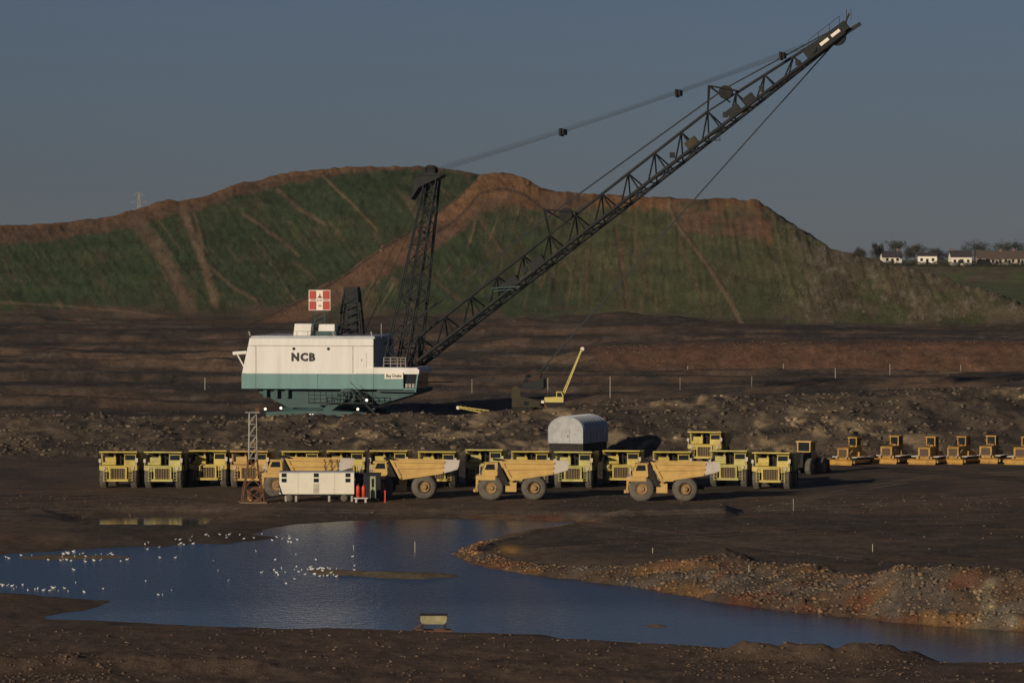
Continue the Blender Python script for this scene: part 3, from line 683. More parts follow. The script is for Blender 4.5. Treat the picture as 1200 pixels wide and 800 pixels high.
# mast (A-frame of two lattice columns)
mast_top = [Vector((15.8, -1.3, 35.2)), Vector((15.8, 1.3, 35.2))]
mm = MB(); mast_members = []
for sgn, top in ((-1, mast_top[0]), (1, mast_top[1])):
    base = [Vector((9.3, sgn * 6.6, 7.3)), Vector((12.6, sgn * 6.6, 7.3)), Vector((12.6, sgn * 4.4, 7.3)), Vector((9.3, sgn * 4.4, 7.3))]
    tp = [top + Vector((-1.0, sgn * .4, 0)), top + Vector((.6, sgn * .4, 0)), top + Vector((.6, -sgn * .4, 0)), top + Vector((-1.0, -sgn * .4, 0))]
    for b, t in zip(base, tp): mm.bar(b, t, .13, 6)
    N = 11
    for k in range(N):
        f0, f1 = k / N, (k + 1) / N
        for e in range(4):
            a, b = e, (e + 1) % 4
            p0 = base[a].lerp(tp[a], f0); q1 = base[b].lerp(tp[b], f1); q0 = base[b].lerp(tp[b], f0); p1 = base[a].lerp(tp[a], f1)
            if e in (0, 2): mast_members.append((p0, q1) if k % 2 else (q0, p1)); mast_members.append((p1, q1))
            elif e == 1: mast_members.append((p0, q1) if k % 2 else (q0, p1))
mast = mm.build("mast", M['steel'], DL)
for p, q in mast_members: member("brace", p, q, .085, M['steel'], mast, 5)
for f in (.35, .7):
    member("cross_tie", Vector((10.9, -5.5, 7.3)).lerp(mast_top[0], f), Vector((10.9, 5.5, 7.3)).lerp(mast_top[1], f), .12, M['steel'], mast)
# mast head: sheaves, platform
MB().prism([(12.6, 31.6), (13.2, 34.6), (15.2, 35.6), (17.0, 35.4), (17.0, 34.9), (13.8, 33.4)], -2.0, 2.0).build("mast_head", M['steel'], DL)
for y in (-1.4, -.5, .5, 1.4):
    MB().lathe([(0, -.2), (.75, -.2), (.6, 0), (.75, .2), (0, .2)], 16, (15.3, y, 35.9)).build("mast_sheave", M['black'], DL)
mr_ = MB()
for x in (13.4, 14.6, 16.2, 17.4): mr_.bar((x, -2.1, 35.2), (x, -2.1, 36.3), .05, 4)
mr_.bar((13.4, -2.1, 36.3), (17.4, -2.1, 36.3), .05, 4); mr_.box(13.3, 17.5, -2.2, 2.2, 35.1, 35.22)
mr_.build("mast_railing", M['steel'], DL)
# back legs of the mast
for sgn in (-1, 1):
    MB().bar((4.0, sgn * 6.4, 11.8), (15.0, sgn * 1.4, 34.0), .05, 6).build("back_leg", M['steel'], DL)

# boom
BF = Vector((12.6, 0, 7.0)); BT = Vector((75.7, 0, 55.4)); bd = (BT - BF); BL = bd.length; bd.normalize()
bn = Vector((-bd.z, 0, bd.x))
def hw(t): return np.interp(t, [0, .08, .55, .8, 1], [5.0, 5.0, 5.2, 3.6, .9])
def dp(t): return np.interp(t, [0, .04, .72, .955, 1], [2.4, 3.15, 3.25, 1.5, 1.1])
def low(t, s): return BF + bd * (t * BL) + Vector((0, s * float(hw(t)), 0))
def upp(t): return BF + bd * (t * BL) + bn * float(dp(t))
nodes = [.044 + .0611 * k for k in range(16)]
lowt = [.013] + [t + .0305 for t in nodes]
bm_ = MB()
for s in (-1, 1):
    for a, b in zip([0] + lowt[:-1], lowt): bm_.bar(low(a, s), low(b, s), .26, 8)
    bm_.bar(low(lowt[-1], s), low(1.0, s), .26, 8)
for i, (a, b) in enumerate(zip(nodes[:-1], nodes[1:])):
    bm_.bar(upp(a), upp(b), .21 if i not in (5, 11) else .12, 8)
bm_.bar(upp(nodes[-1]), BF + bd * BL + bn * 1.0, .2, 8)
bm_.bar(upp(nodes[0]), low(0.0, -1), .15, 6).bar(upp(nodes[0]), low(0.0, 1), .15, 6)
boom = bm_.build("boom", M['steel'], DL)
for i, t in enumerate(nodes):
    for s in (-1, 1):
        member("brace", upp(t), low(t - .036, s), .12, M['steel'], boom)
        member("brace", upp(t), low(min(t + .004, .995), s), .12, M['steel'], boom)
    lo = t - .036
    member("cross_tie", low(lo, -1), low(lo, 1), .10, M['steel'], boom)
    member("cross_brace", low(lo, 1 if i % 2 else -1), low(min(t + .025, .995), -1 if i % 2 else 1), .08, M['steel'], boom)
    member("cross_tie", low(min(t - .005, .99), -1), low(min(t - .005, .99), 1), .08, M['steel'], boom)
    member("cross_brace", low(lo, -1 if i % 2 else 1), low(min(t + .025, .995), 1 if i % 2 else -1), .08, M['steel'], boom)
# raised sheave frames over the boom
for i0 in (5, 11):
    a, b = upp(nodes[i0]), upp(nodes[i0 + 1])
    pk = a + Vector((.2 if i0 == 11 else -.7, 0, 3.7)); pk2 = b + Vector((.1, 0, .35))
    fr = MB()
    for s in (-.9, .9):
        o = Vector((0, s, 0)); fr.bar(a, pk + o, .12, 6).bar(pk + o, pk2 + o, .11, 6).bar(pk + o, (a + b) / 2 + Vector((1.2, 0, 0)), .12, 6)
        fr.bar(pk2 + o, b, .12, 6)
    fr.bar(pk + Vector((0, -.9, 0)), pk + Vector((0, .9, 0)), .1, 6)
    f = fr.build("sheave_frame", M['steel'], boom)
    c = a.lerp(pk2, .62) + Vector((0, 0, .9))
    for y in (-.45, .45):
        MB().lathe([(0, -.18), (1.0, -.18), (.85, 0), (1.0, .18), (0, .18)], 18, tuple(c + Vector((0, y, 0)))).build("sheave", M['black'], DL)
# walkway, equipment boxes and tip
MB().beam(low(.25, -1) + Vector((0, .9, .35)), low(.70, -1) + Vector((0, .9, .35)), 1.0, .10).build("boom_walkway", M['greysteel'], boom)
for t, dx, m_ in ((.235, 1.6, 'steel'), (.30, 1.2, 'steel'), (.655, .9, 'grime_shade'), (.75, 1.0, 'steel'), (.785, .8, 'steel')):
    c = low(t, -1) + Vector((0, .8, .9))
    MB().beam(c - bd * dx, c + bd * dx, 1.3, 1.2).build("winch_box", M[m_], boom)
c = low(.69, -1) + Vector((-1.0, 0, -.5))
MB().beam(c, c + Vector((3.0, 0, .1)), .5, .12).bar(c + Vector((2.9, 0, 0)), c + Vector((2.9, 0, 1.3)), .06, 4).bar(c + Vector((2.9, 0, 1.2)), c + Vector((1.2, 0, 1.2)), .05, 4).build("lamp_bracket", M['steel'], boom)
c = low(.245, -1) + Vector((-3.0, -.1, -.1))
MB().beam(c, c + Vector((4.2, 0, .25)), .9, .12).beam(c + Vector((.3, 0, -.4)), c + Vector((3.2, 0, -.2)), .9, .1).build("lamp_bracket", M['dteal'], boom)
for t in (.20, .28, .62, .74, .82, .90):
    c = upp(t) * .35 + low(t, -1) * .65
    MB().box(c.x - .35, c.x + .35, c.y - .3, c.y + .3, c.z - .4, c.z + .4).build("junction_box", M['steel'], boom)
tipc = BF + bd * (BL - 2.5)
hd = MB()
for s in (-1, 1):
    o = Vector((0, s * .95, 0)); hd.hexa([tipc - bd*4 + bn*0 + o*1.1, tipc - bd*4 + bn*0 + o, tipc + bd*3.4 + bn*.2 + o, tipc + bd*3.4 + bn*.2 + o*1.1,
              tipc - bd*4 + bn*1.6 + o*1.1, tipc - bd*4 + bn*1.6 + o, tipc + bd*3.4 + bn*1.5 + o, tipc + bd*3.4 + bn*1.5 + o*1.1])
hd.beam(tipc + bd*2, tipc + bd*5.2 + Vector((0, 0, -.3)), .6, .5).bar(tipc + bd*3 + bn, tipc + bd*4.6 + bn*1.9, .14, 6)
head = hd.build("boom_head", M['steel'], DL)
for k in (-1.4, .6):
    MB().hexa([tipc + bd*k + bn*.55 + Vector((0, -1.12, 0)), tipc + bd*k + bn*.55 + Vector((0, -1.06, 0)), tipc + bd*(k+1.5) + bn*.55 + Vector((0, -1.06, 0)), tipc + bd*(k+1.5) + bn*.55 + Vector((0, -1.12, 0)),
               tipc + bd*k + bn*1.0 + Vector((0, -1.12, 0)), tipc + bd*k + bn*1.0 + Vector((0, -1.06, 0)), tipc + bd*(k+1.5) + bn*1.0 + Vector((0, -1.06, 0)), tipc + bd*(k+1.5) + bn*1.0 + Vector((0, -1.12, 0))]).build("white_plate", M['signwhite'], head)
for y in (-.5, .5):
    MB().lathe([(0, -.2), (1.25, -.2), (1.05, 0), (1.25, .2), (0, .2)], 20, tuple(tipc + bd*1.2 + bn*.3 + Vector((0, y, 0)))).build("point_sheave", M['black'], head)
tr = MB()
for k in (-3, -1.2, .8, 2.6): tr.bar(tipc + bd*k + bn*1.5 + Vector((0, -1, 0)), tipc + bd*k + bn*1.5 + Vector((0, -1, 1.1)), .05, 4)
tr.bar(tipc - bd*3 + bn*1.5 + Vector((0, -1, 1.1)), tipc + bd*2.6 + bn*1.5 + Vector((0, -1, 1.1)), .05, 4)
tr.bar(tipc + bd*3.4 + bn, tipc + bd*3.4 + bn + Vector((0, 0, 2.0)), .07, 4).bar(tipc + bd*4.2 + bn, tipc + bd*4.2 + bn + Vector((0, 0, 1.6)), .05, 4)
tr.build("tip_railing", M['steel'], head)
# suspension ropes
pm = Vector((17.0, 0, 35.9)); pt = BF + bd * (BL - 6.0) + bn * 1.9
def sagpt(f, s): return pm.lerp(pt, f) - Vector((0, 0, s * 1.3 * f * (1 - f)))
for s in (-1, 1):
    for k in range(3):
        rp = MB(); y = s * (1.15 + .35 * k)
        pts = [sagpt(i / 14, 1.3 + .25 * k) + Vector((0, y * (1 - .5 * i / 14), .30 * k)) for i in range(15)]
        rp.path(pts, .021, 5); rp.build("suspension_rope", M['rope'], DL)
for f in (.335, .655, .94):
    c = sagpt(f, 1.5)
    MB().box(c.x - .35, c.x - .05, -1.7, 1.7, c.z - .5, c.z + .6).box(c.x + .1, c.x + .4, -1.7, 1.7, c.z - .3, c.z + .5).build("rope_spreader", M['black'], DL)
# hoist ropes along the boom and down to the bucket, drag rope
bk = Vector((31.2, 0, 6.2))
c1 = upp(nodes[5]).lerp(upp(nodes[6]), .62) + Vector((0, 0, 2.7)); c2 = upp(nodes[11]).lerp(upp(nodes[12]), .62) + Vector((0, 0, 1.7))
tps = tipc + bd*1.2 + bn*1.5
for y in (-.5, .5):
    o = Vector((0, y, 0))
    MB().path([Vector((7.0, y, 9.5)), c1 + o, c2 + o, tps + o, tipc + bd*2.4 + bn*.2 + o, bk + o + Vector((0, 0, .3))], .065, 6).build("hoist_rope", M['rope'], DL)
    MB().path([bk + o + Vector((-1.6, 0, -.9)), Vector((14.6, y, 5.0))], .06, 6).build("drag_rope", M['rope'], DL)
bkm = MB()
bkm.prism([(-3.3, -1.9), (-3.0, -3.0), (.6, -3.1), (1.2, -2.6), (1.2, -.9)], -1.6, -1.35).prism([(-3.3, -1.9), (-3.0, -3.0), (.6, -3.1), (1.2, -2.6), (1.2, -.9)], 1.35, 1.6)
bkm.prism([(-3.0, -3.0), (.6, -3.1), (.6, -2.9), (-3.0, -2.8)], -1.5, 1.5).prism([(.6, -3.1), (1.2, -2.6), (1.2, -.9), (1.0, -.9), (1.0, -2.5), (.5, -2.9)], -1.5, 1.5)
bkm.beam((-3.0, -1.6, -1.8), (-2.4, -1.4, -.3), .25, .3).beam((-3.0, 1.6, -1.8), (-2.4, 1.4, -.3), .25, .3).beam((-2.4, -1.5, -.3), (-2.4, 1.5, -.3), .3, .4)
for k in range(5): bkm.prism([(-3.0, -3.0), (-3.7, -3.15), (-3.0, -2.75)], -1.3 + k * .6, -1.0 + k * .6)
bkm.beam((.2, -1.5, -1.6), (.5, -.5, .2), .14, .14).beam((.2, 1.5, -1.6), (.5, .5, .2), .14, .14).beam((-2.0, 0, -.4), (2.2, 0, 1.6), .35, .5)
b_o = bkm.build("bucket", M['steel'], DL); b_o.location = bk; b_o.scale = (.7, .7, .7)

# ------------------------------------------------------------------ dump trucks
def wheel(parent, x, y, r, w, paint, sgn):
    t = MB().lathe([(r*.52, -w/2), (r*.80, -w/2*1.02), (r*.96, -w/2*.86), (r, -w/2*.6), (r, w/2*.6), (r*.96, w/2*.86), (r*.80, w/2*1.02), (r*.52, w/2)], 26).build("wheel", M['tyre'], parent, True)
    t.location = (x, y, r)
    MB().lathe([(r*.53, sgn*w*.30), (r*.44, sgn*w*.42), (r*.38, sgn*w*.26), (r*.24, sgn*w*.24), (r*.20, sgn*w*.45), (0, sgn*w*.47)], 20).build("rim", paint, t)
    lug = MB()
    for k in range(26):
        a = 2 * math.pi * k / 26; p = Vector((math.cos(a), 0, math.sin(a))); q = Vector((-math.sin(a), 0, math.cos(a)))
        lug.hexa([p*r*.985 - q*.06 + Vector((0, -w*.42, 0)), p*r*.985 + q*.06 + Vector((0, -w*.42, 0)), p*r*.985 + q*.06 + Vector((0, w*.42, 0)), p*r*.985 - q*.06 + Vector((0, w*.42, 0)),
                  p*r*1.025 - q*.05 + Vector((0, -w*.36, 0)), p*r*1.025 + q*.05 + Vector((0, -w*.36, 0)), p*r*1.025 + q*.05 + Vector((0, w*.36, 0)), p*r*1.025 - q*.05 + Vector((0, w*.36, 0))])
    lug.build("tread", M['tyre'], t)
def make_truck(paint, canopy=True, rimpaint=None):
    t = thing("dump_truck", (0, 0, 0)); P = paint; rp = rimpaint or paint
    ch = MB().box(-4.0, 3.3, -.75, -.45, 1.15, 1.6).box(-4.0, 3.3, .45, .75, 1.15, 1.6).box(-2.4, -1.8, -1.6, 1.6, .9, 1.5).box(2.0, 2.4, -1.7, 1.7, .95, 1.3)
    ch.box(.8, 3.0, -.7, .7, .9, 2.2).build("chassis", M['chassis'], t)
    for s in (-1, 1):
        wheel(t, 2.2, s * 1.72, 1.26, .78, rp, s); wheel(t, -2.1, s * 1.42, 1.26, 1.42, rp, s)
    MB().prism([(.35, 1.5), (1.5, 1.5), (1.52, 3.7), (1.35, 3.7)], -1.9, 1.9).build("gap_shade_block", M['chassis'], t)  # dark block added so the gap behind cab and under canopy reads shaded
    # radiator
    rd = MB().box(3.05, 3.7, -1.0, -.82, .95, 2.42).box(3.05, 3.7, .82, 1.0, .95, 2.42).box(3.05, 3.7, -.82, .82, 2.25, 2.42).box(2.2, 3.05, -.95, .95, 1.4, 2.4).build("radiator", P, t)
    MB().box(3.06, 3.5, -.82, .82, 1.05, 2.25).build("grille", M['grille'], rd)
    for k in range(6): MB().box(3.5, 3.6, -.72 + k * .28, -.66 + k * .28, 1.05, 2.25).build("slat", M['slat'], rd)
    MB().prism([(3.5, .78), (3.95, .82), (3.95, 1.06), (3.5, 1.08)], -1.18, 1.18).build("bumper", P, t)
    for s in (-1, 1):
        MB().prism([(s*.98, 1.85), (s*.98, 2.44), (s*2.12, 2.44), (s*2.12, 2.05)], 1.75, 3.45, 'x').build("fender", P, t)
        MB().lathe([(0, -.1), (.16, -.1), (.18, .1), (0, .06)], 10, (3.5, s * 1.62, 2.28), 'x').build("headlight", M['steelworn'], t)
    # deck, engine covers, cab
    MB().box(1.6, 3.45, -2.12, 2.12, 2.45, 2.55).build("deck", P, t)
    MB().box(1.9, 2.7, -1.55, -.35, 2.55, 3.45).bar((2.0, -.55, 3.4), (2.0, -.55, 3.8), .12, 8).build("air_cleaner", P, t)
    MB().bar((2.95, -1.75, 2.75), (2.95, -.3, 2.75), .18, 10).build("air_tank", P, t)
    MB().bar((2.3, .15, 2.5), (2.3, .15, 3.75), .11, 8).build("exhaust_pipe", M['chassis'], t)
    cb = MB()
    cb.prism([(1.55, 2.55), (1.65, 3.78), (2.75, 3.78), (2.98, 3.2), (3.1, 2.55)], .62, 1.92).build("cab", P, t)
    cab = t.children[-1] if False else bpy.data.objects[col.objects[-1].name]
    MB().hexa([(2.995, .72, 3.17), (2.995, 1.82, 3.17), (2.79, 1.82, 3.70), (2.79, .72, 3.70), (3.02, .72, 3.17), (3.02, 1.82, 3.17), (2.815, 1.82, 3.70), (2.815, .72, 3.70)]).build("windscreen", M['glass'], cab)
    for y0, y1 in ((1.92, 1.95), (.59, .62)):
        MB().prism([(1.8, 3.1), (1.85, 3.66), (2.6, 3.66), (2.82, 3.1)], y0, y1).build("window", M['glass'], cab)
    MB().box(1.5, 2.9, .55, 1.99, 3.78, 3.86).build("cab_roof", P, cab)
    MB().bar((3.3, -2.05, 2.5), (3.3, -2.05, 3.3), .04, 5).box(3.26, 3.34, -2.2, -1.95, 2.9, 3.3).build("mirror", M['steelworn'], t)
    MB().bar((3.3, 2.05, 2.5), (3.3, 2.05, 3.3), .04, 5).box(3.26, 3.34, 1.95, 2.2, 2.95, 3.4).build("mirror", M['steelworn'], t)
    for s in (-1, 1):
        lad = MB(); lad.bar((3.75, s*1.25, .8), (3.55, s*1.25, 2.4), .03, 4).bar((3.75, s*1.6, .8), (3.55, s*1.6, 2.4), .03, 4)
        for k in range(5): lad.bar((3.75 - k*.04, s*1.25, .9 + k*.33), (3.75 - k*.04, s*1.6, .9 + k*.33), .03, 4)
        lad.build("ladder", P, t)
    for s in (-1, 1):
        MB().box(-.35, .75, s*1.0, s*1.75, .85, 1.85).build("fuel_tank" if s > 0 else "hydraulic_tank", P, t)
    # dump body: side plates, floor, headboard, ribs, tail chute
    side = [(1.15, 3.95), (1.35, 3.95), (.15, 1.95), (-.1, 1.95), (-4.0, 2.62), (-4.2, 3.85)]
    side = [(1.25, 3.98), (.15, 1.98), (-4.0, 2.62), (-4.15, 3.86)]
    bd_ = MB()
    for s in (-1, 1): bd_.prism(side, s*2.08, s*1.95)
    bd_.hexa([(.2, -1.95, 1.98), (-5.2, -1.95, 2.92), (-5.2, 1.95, 2.92), (.2, 1.95, 1.98), (.3, -1.95, 2.12), (-5.2, -1.95, 3.05), (-5.2, 1.95, 3.05), (.3, 1.95, 2.12)])
    body = bd_.build("dump_body", P, t)
    MB().hexa([(1.12, -1.95, 3.97), (1.26, -1.95, 3.97), (1.26, 1.95, 3.97), (1.12, 1.95, 3.97), (.05, -1.95, 2.0), (.19, -1.95, 2.0), (.19, 1.95, 2.0), (.05, 1.95, 2.0)]).build("headboard", M['grime_shade'], body)  # dark brown instead of truck paint: under-canopy shade put into the colour
    for s in (-1, 1):
        MB().prism([(1.35, 4.02), (1.05, 4.02), (-.05, 1.95), (.25, 1.90)], s*2.22, s*2.05).build("headboard_rib", P, body)
        MB().prism([(1.0, 3.95), (1.0, 3.74), (-4.15, 3.66), (-4.15, 3.87)], s*2.22, s*2.05).build("top_rail", P, body)
        MB().prism([(.75, 3.28), (.65, 3.08), (-4.05, 3.16), (-4.08, 3.32)], s*2.20, s*2.06).build("side_rail", P, body)
        MB().prism([(.25, 2.28), (.15, 1.98), (-4.0, 2.62), (-4.02, 2.86)], s*2.22, s*2.05).build("bottom_rail", P, body)
        MB().prism([(-4.15, 3.86), (-4.0, 2.62), (-5.45, 3.05), (-5.6, 3.80)], s*2.10, s*1.90).build("tail_chute", M['steelworn'], body)
    if canopy:
        MB().prism([(1.1, 4.0), (3.55, 4.16), (3.6, 4.02), (3.45, 3.96), (1.1, 3.84)], -2.12, 2.12).build("canopy", P, body)
        for y in (-1.4, -.5, .5, 1.4):
            MB().prism([(1.2, 3.86), (3.2, 3.97), (3.2, 3.90), (1.2, 3.66)], y - .06, y + .06).build("canopy_rib", P, body)
    else:
        MB().prism([(1.1, 4.0), (2.0, 4.08), (2.0, 3.98), (1.1, 3.84)], -2.05, .4).build("canopy", M['chassis'], body)
    remember(t); return t
def ordinal(n): return ["first","second","third","fourth","fifth","sixth","seventh","eighth","ninth","tenth","eleventh","twelfth","thirteenth","fourteenth","fifteenth","sixteenth"][n-1]
PROTO = {}
def truck(color, canopy, px, Y, heading, label, group):
    k = (color, canopy)
    if k not in PROTO: PROTO[k] = make_truck(M[color], canopy, M['ochre'] if canopy else M['rimtan']); o = PROTO[k]
    else: o = copy_tree(PROTO[k])
    x, y, z = at(px, Y); o.location = (x, y, z - .04); o.rotation_euler = (0, 0, heading)
    tag(o, label, "dump truck", group); return o
row = [(143,'lemon',3),(197,'greeny',4),(249,'lemon',4),(296,'ochre',5),(354,'lemon',3),(406,'lemon',2),(458,'lemon',3),(514,'lemon',4),(570,'greeny',3),(623,'lemon',2),(676,'greeny',4),(731,'lemon',3),(789,'lemon',5),(858,'greeny',9),(911,'lemon',14)]
CN = {'lemon': 'pale yellow', 'greeny': 'greenish yellow', 'ochre': 'ochre yellow'}
HID = {4:'behind the lattice tower',5:'behind the cream caravan',6:'above the caravan\'s right half',7:'behind an orange truck cab',8:'behind an orange truck tail',9:'behind the middle orange cab',10:'behind the middle orange body',11:'just below the arched hut',12:'right of the arched hut',13:'behind the rightmost orange truck'}
for i, (p, c, a) in enumerate(row):
    n = i + 1
    lab = {1:'pale yellow dump truck facing us at the far left end of the row', 2:'greenish yellow dump truck facing us, second from the left end of the row', 3:'pale yellow dump truck facing us, third from the left, just left of the lattice tower',
           14:'greenish yellow dump truck facing us, second from the right end of the row', 15:'pale yellow dump truck angled at the right end of the row, dark flank showing'}.get(n, f"{CN[c]} dump truck, {ordinal(n)} from left in the row, {HID.get(n,'')}")
    a = a + R.uniform(-2.5, 2.5); Yt = 480 + (2.0 if n % 3 == 0 else 0) + R.uniform(-1.8, 1.8) + (-6 if n == 15 else 0)
    truck(c, True, p - a * .15, Yt + 1.5, rad(-90 - a * 1.0), lab, "dump trucks parked in a row facing the camera")
truck('lemon', True, 831, 533, rad(-90 - 12), "yellow dump truck standing alone behind the row, above the other canopies", "dump trucks behind the row")
truck('greeny', True, 706, 522, rad(-90 + 4), "greenish yellow dump truck mostly hidden below the right edge of the arched hut", "dump trucks behind the row") if False else None
for p, Y, lab in ((350, 462, "orange dump truck side-on behind the lattice tower and cream caravan"), (473, 458, "orange dump truck side-on just right of the cream caravan"),
                  (601, 456, "orange dump truck side-on in the middle, third from the left"), (778, 454, "orange dump truck side-on at the right, big brown wheels")):
    truck('orange', False, p, Y, rad(180 + R.uniform(-2, 2)), lab, "orange dump trucks parked side-on in front").scale = (1.07, 1.05, 1.05)

# ------------------------------------------------------------------ bulldozers
def make_dozer():
    t = thing("bulldozer", (0, 0, 0)); P = M['dozer']
    for s in (-1, 1):
        y0, y1 = s * 1.0, s * 1.6
        tk = MB().prism([(-1.7, .15), (-1.4, 0), (1.4, 0), (1.75, .2), (1.8, .55), (1.5, .85), (-.9, 1.0), (-1.6, .8), (-1.85, .45)], y0, y1).build("track", M['chassis'], t)
        sh = MB()
        for k in range(11): sh.box(-1.55 + k * .3, -1.40 + k * .3, s*.98, s*1.64, -.04, .02); sh.box(-1.55 + k * .28, -1.40 + k * .28, s*.98, s*1.64, .88, .98)
        sh.build("track_shoes", M['steelworn'], tk)
        MB().box(-1.2, 1.2, s*1.6, s*1.66, .3, .62).build("track_frame", P, tk)
        MB().beam((-.4, s*1.75, .5), (2.1, s*1.75, .4), .18, .3).build("push_arm", P, t)
        MB().bar((.9, s*.72, 1.7), (2.05, s*.6, .8), .07, 6).build("lift_cylinder", M['steelworn'], t)
    MB().box(-1.5, 1.7, -.95, .95, .5, .95).build("main_frame", P, t)
    hood = MB().prism([(-.2, .95), (-.2, 2.1), (1.55, 2.05), (1.7, 1.95), (1.7, .85)], -.72, .72).build("engine_hood", P, t)
    MB().box(1.7, 1.75, -.5, .5, 1.0, 1.85).build("radiator_grille", M['grille'], hood)
    MB().bar((.7, .2, 1.85), (.7, .2, 2.6), .07, 8).build("exhaust_pipe", M['rust'], hood)
    MB().bar((.3, -.2, 1.85), (.3, -.2, 2.2), .11, 8).build("air_intake", M['chassis'], hood)
    MB().box(-1.55, -.2, -.95, .95, .95, 1.5).build("fuel_tank", P, t)
    cab = MB().box(-1.3, -.25, -.55, .55, 1.5, 2.25)
    for x in (-1.3, -.37):
        for y in (-.55, .43): cab.box(x, x + .12, y, y + .12, 2.25, 3.1)
    cab = cab.box(-1.38, -.17, -.62, .62, 3.1, 3.24).build("cab", P, t)
    MB().box(-1.22, -.33, -.49, .49, 2.25, 3.1).build("window", M['glass'], cab)
    bl = MB(); prof = [(2.35, .02), (2.18, .25), (2.15, .5), (2.2, .62), (2.28, .70), (2.38, .70), (2.30, .62), (2.24, .5), (2.28, .25), (2.42, .02)]
    bl.prism(prof, -1.6, 1.6).build("blade", P, t)
    rp = MB().beam((-1.5, 0, .9), (-2.3, 0, 1.0), .9, .2).beam((-2.3, -.7, 1.05), (-2.3, .7, 1.05), .25, .3).beam((-2.35, 0, 1.5), (-2.75, 0, .2), .15, .3)
    rp.build("ripper", M['steelworn'], t)
    remember(t); return t
doz = None
DZ = [(998, "bulldozer at the left end of the dozer line, tall pale cab"), (1047, "second bulldozer from the left in the line by the bank"), (1090, "third and middle bulldozer of the five by the bank"),
      (1126, "fourth bulldozer from the left in the dozer line"), (1161, "fifth bulldozer from the left, next to the picture's right edge machine"), (1202, "bulldozer cut off by the right edge of the picture")]
for i, (p, lab) in enumerate(DZ):
    if doz is None: doz = make_dozer(); o = doz
    else: o = copy_tree(doz)
    Y = 533 + R.uniform(-3, 3); x, y, z = at(p, Y); o.location = (x, y, z - .03); o.rotation_euler = (0, 0, rad(-120 + R.uniform(-14, 14))); o.scale = (1.12, 1.12, 1.05)
    tag(o, "yellow " + lab, "bulldozer", "bulldozers lined up below the bank")

# wheel loader behind the right end of the truck row
x, y, z = at(945, 508)
ld = thing("wheel_loader", (x, y, z), rad(62), "dark wheel loader with orange cab behind the right end of the truck row", "loader")
for sx in (-1.8, 1.7):
    for s in (-1, 1): wheel(ld, sx, s * 1.3, .95, .75, M['ochre'], s)
MB().prism([(-3.2, .9), (-3.2, 2.2), (-2.9, 2.5), (-.8, 2.6), (-.6, .8)], -1.0, 1.0).build("engine_hood", M['chassis'], ld)
MB().box(-.8, 2.0, -.7, .7, .8, 1.6).build("front_frame", M['dozer'], ld)
cb = MB().box(-.7, .8, -.85, .85, 1.7, 2.7)
for xx in (-.7, .68):
    for yy in (-.85, .73): cb.box(xx, xx + .12, yy, yy + .12, 2.7, 3.75)
cab = cb.box(-.85, 1.0, -1.0, 1.0, 3.75, 3.9).build("cab", M['orange'], ld)
MB().box(-.62, .72, -.78, .78, 2.7, 3.75).build("window", M['glass'], cab)
for s in (-1, 1): MB().beam((.9, s*.75, 2.2), (3.2, s*.75, .7), .2, .4).build("lift_arm", M['dozer'], ld)
MB().prism([(3.0, .2), (3.0, 1.4), (3.3, 1.6), (3.4, .5), (4.3, .15), (4.3, .08), (3.1, .05)], -1.6, 1.6).build("bucket", M['rust'], ld)

# ------------------------------------------------------------------ cream caravan, dark shade block, gas bottles, tower
cx, cy, cz = at(371.5, 452)
cv = thing("site_caravan", (cx, cy, cz), 0, "long cream site caravan with paired small dark windows on wheels", "caravan")
hl = 3.95
MB().box(-hl + .03, hl - .03, -1.15, 1.15, .82, 3.08).build("body", M['caravan'], cv)
for a, b in ((-hl, -1.98), (-1.95, 1.9), (1.93, hl)):
    MB().box(a, b, -1.2, -1.14, .8, 3.05).build("wall_panel", M['caravan'], cv)
MB().prism([(-1.25, 3.05), (-1.1, 3.16), (1.1, 3.16), (1.25, 3.05)], -hl - .06, hl + .06, 'x').build("roof", M['roof'], cv)
for wx in (-3.45, -.05, 3.3):
    for dz in (0, .55):
        wn_ = MB().box(wx - .26, wx + .26, -1.235, -1.2, 2.05 + dz, 2.45 + dz).build("window", M['glass'], cv)
        MB().box(wx - .30, wx + .30, -1.225, -1.2, 2.0 + dz, 2.05 + dz).build("sill", M['caravan'], wn_)
MB().box(-.35, .25, -1.222, -1.2, .9, 1.9).build("door_patch", mat("scuffed_cream", (0.5, 0.45, 0.36), .6), cv)
MB().box(-hl, hl, -1.0, -.85, .6, .8).box(-hl, hl, .85, 1.0, .6, .8).build("chassis", M['chassis'], cv)
for wx in (-2.9, 2.9):
    for s in (-1, 1):
        w_ = MB().lathe([(0, -.12), (.2, -.12), (.38, -.1), (.38, .1), (.2, .12), (0, .12)], 16, (wx, s * .95, .38)).build("wheel", M['tyre'], cv, True)
for wx in (-3.4, -2.3, 1.2, 3.6): MB().box(wx, wx + .22, -1.1, -.8, 0, .62).build("jack_leg", M['greysteel'], cv)
MB().beam((-hl, -.3, .6), (-hl - 1.9, -.3, .25), .14, .16).beam((-hl, .3, .6), (-hl - 1.9, -.3, .25), .14, .16).build("draw_bar", M['post'], cv)
x, y, z = at(431, 453)
cn = thing("dark_shade_block", (x, y, z), 0, "dark navy block for the shaded truck front beside the cream caravan, pale green door", "shade block")  # dark block put in for the shaded front of the truck behind
MB().box(-1.35, 1.35, -.9, 1.1, .25, 2.85).build("body", M['navy'], cn)
MB().box(-1.4, 1.4, -.98, 1.16, 2.85, 2.95).build("roof", M['navy'], cn)
dd_ = MB().box(.25, .85, -.96, -.9, .35, 2.65).build("door", M['palegreen'], cn)
MB().box(.42, .68, -.98, -.96, 1.5, 2.4).build("pane", M['glass'], dd_)
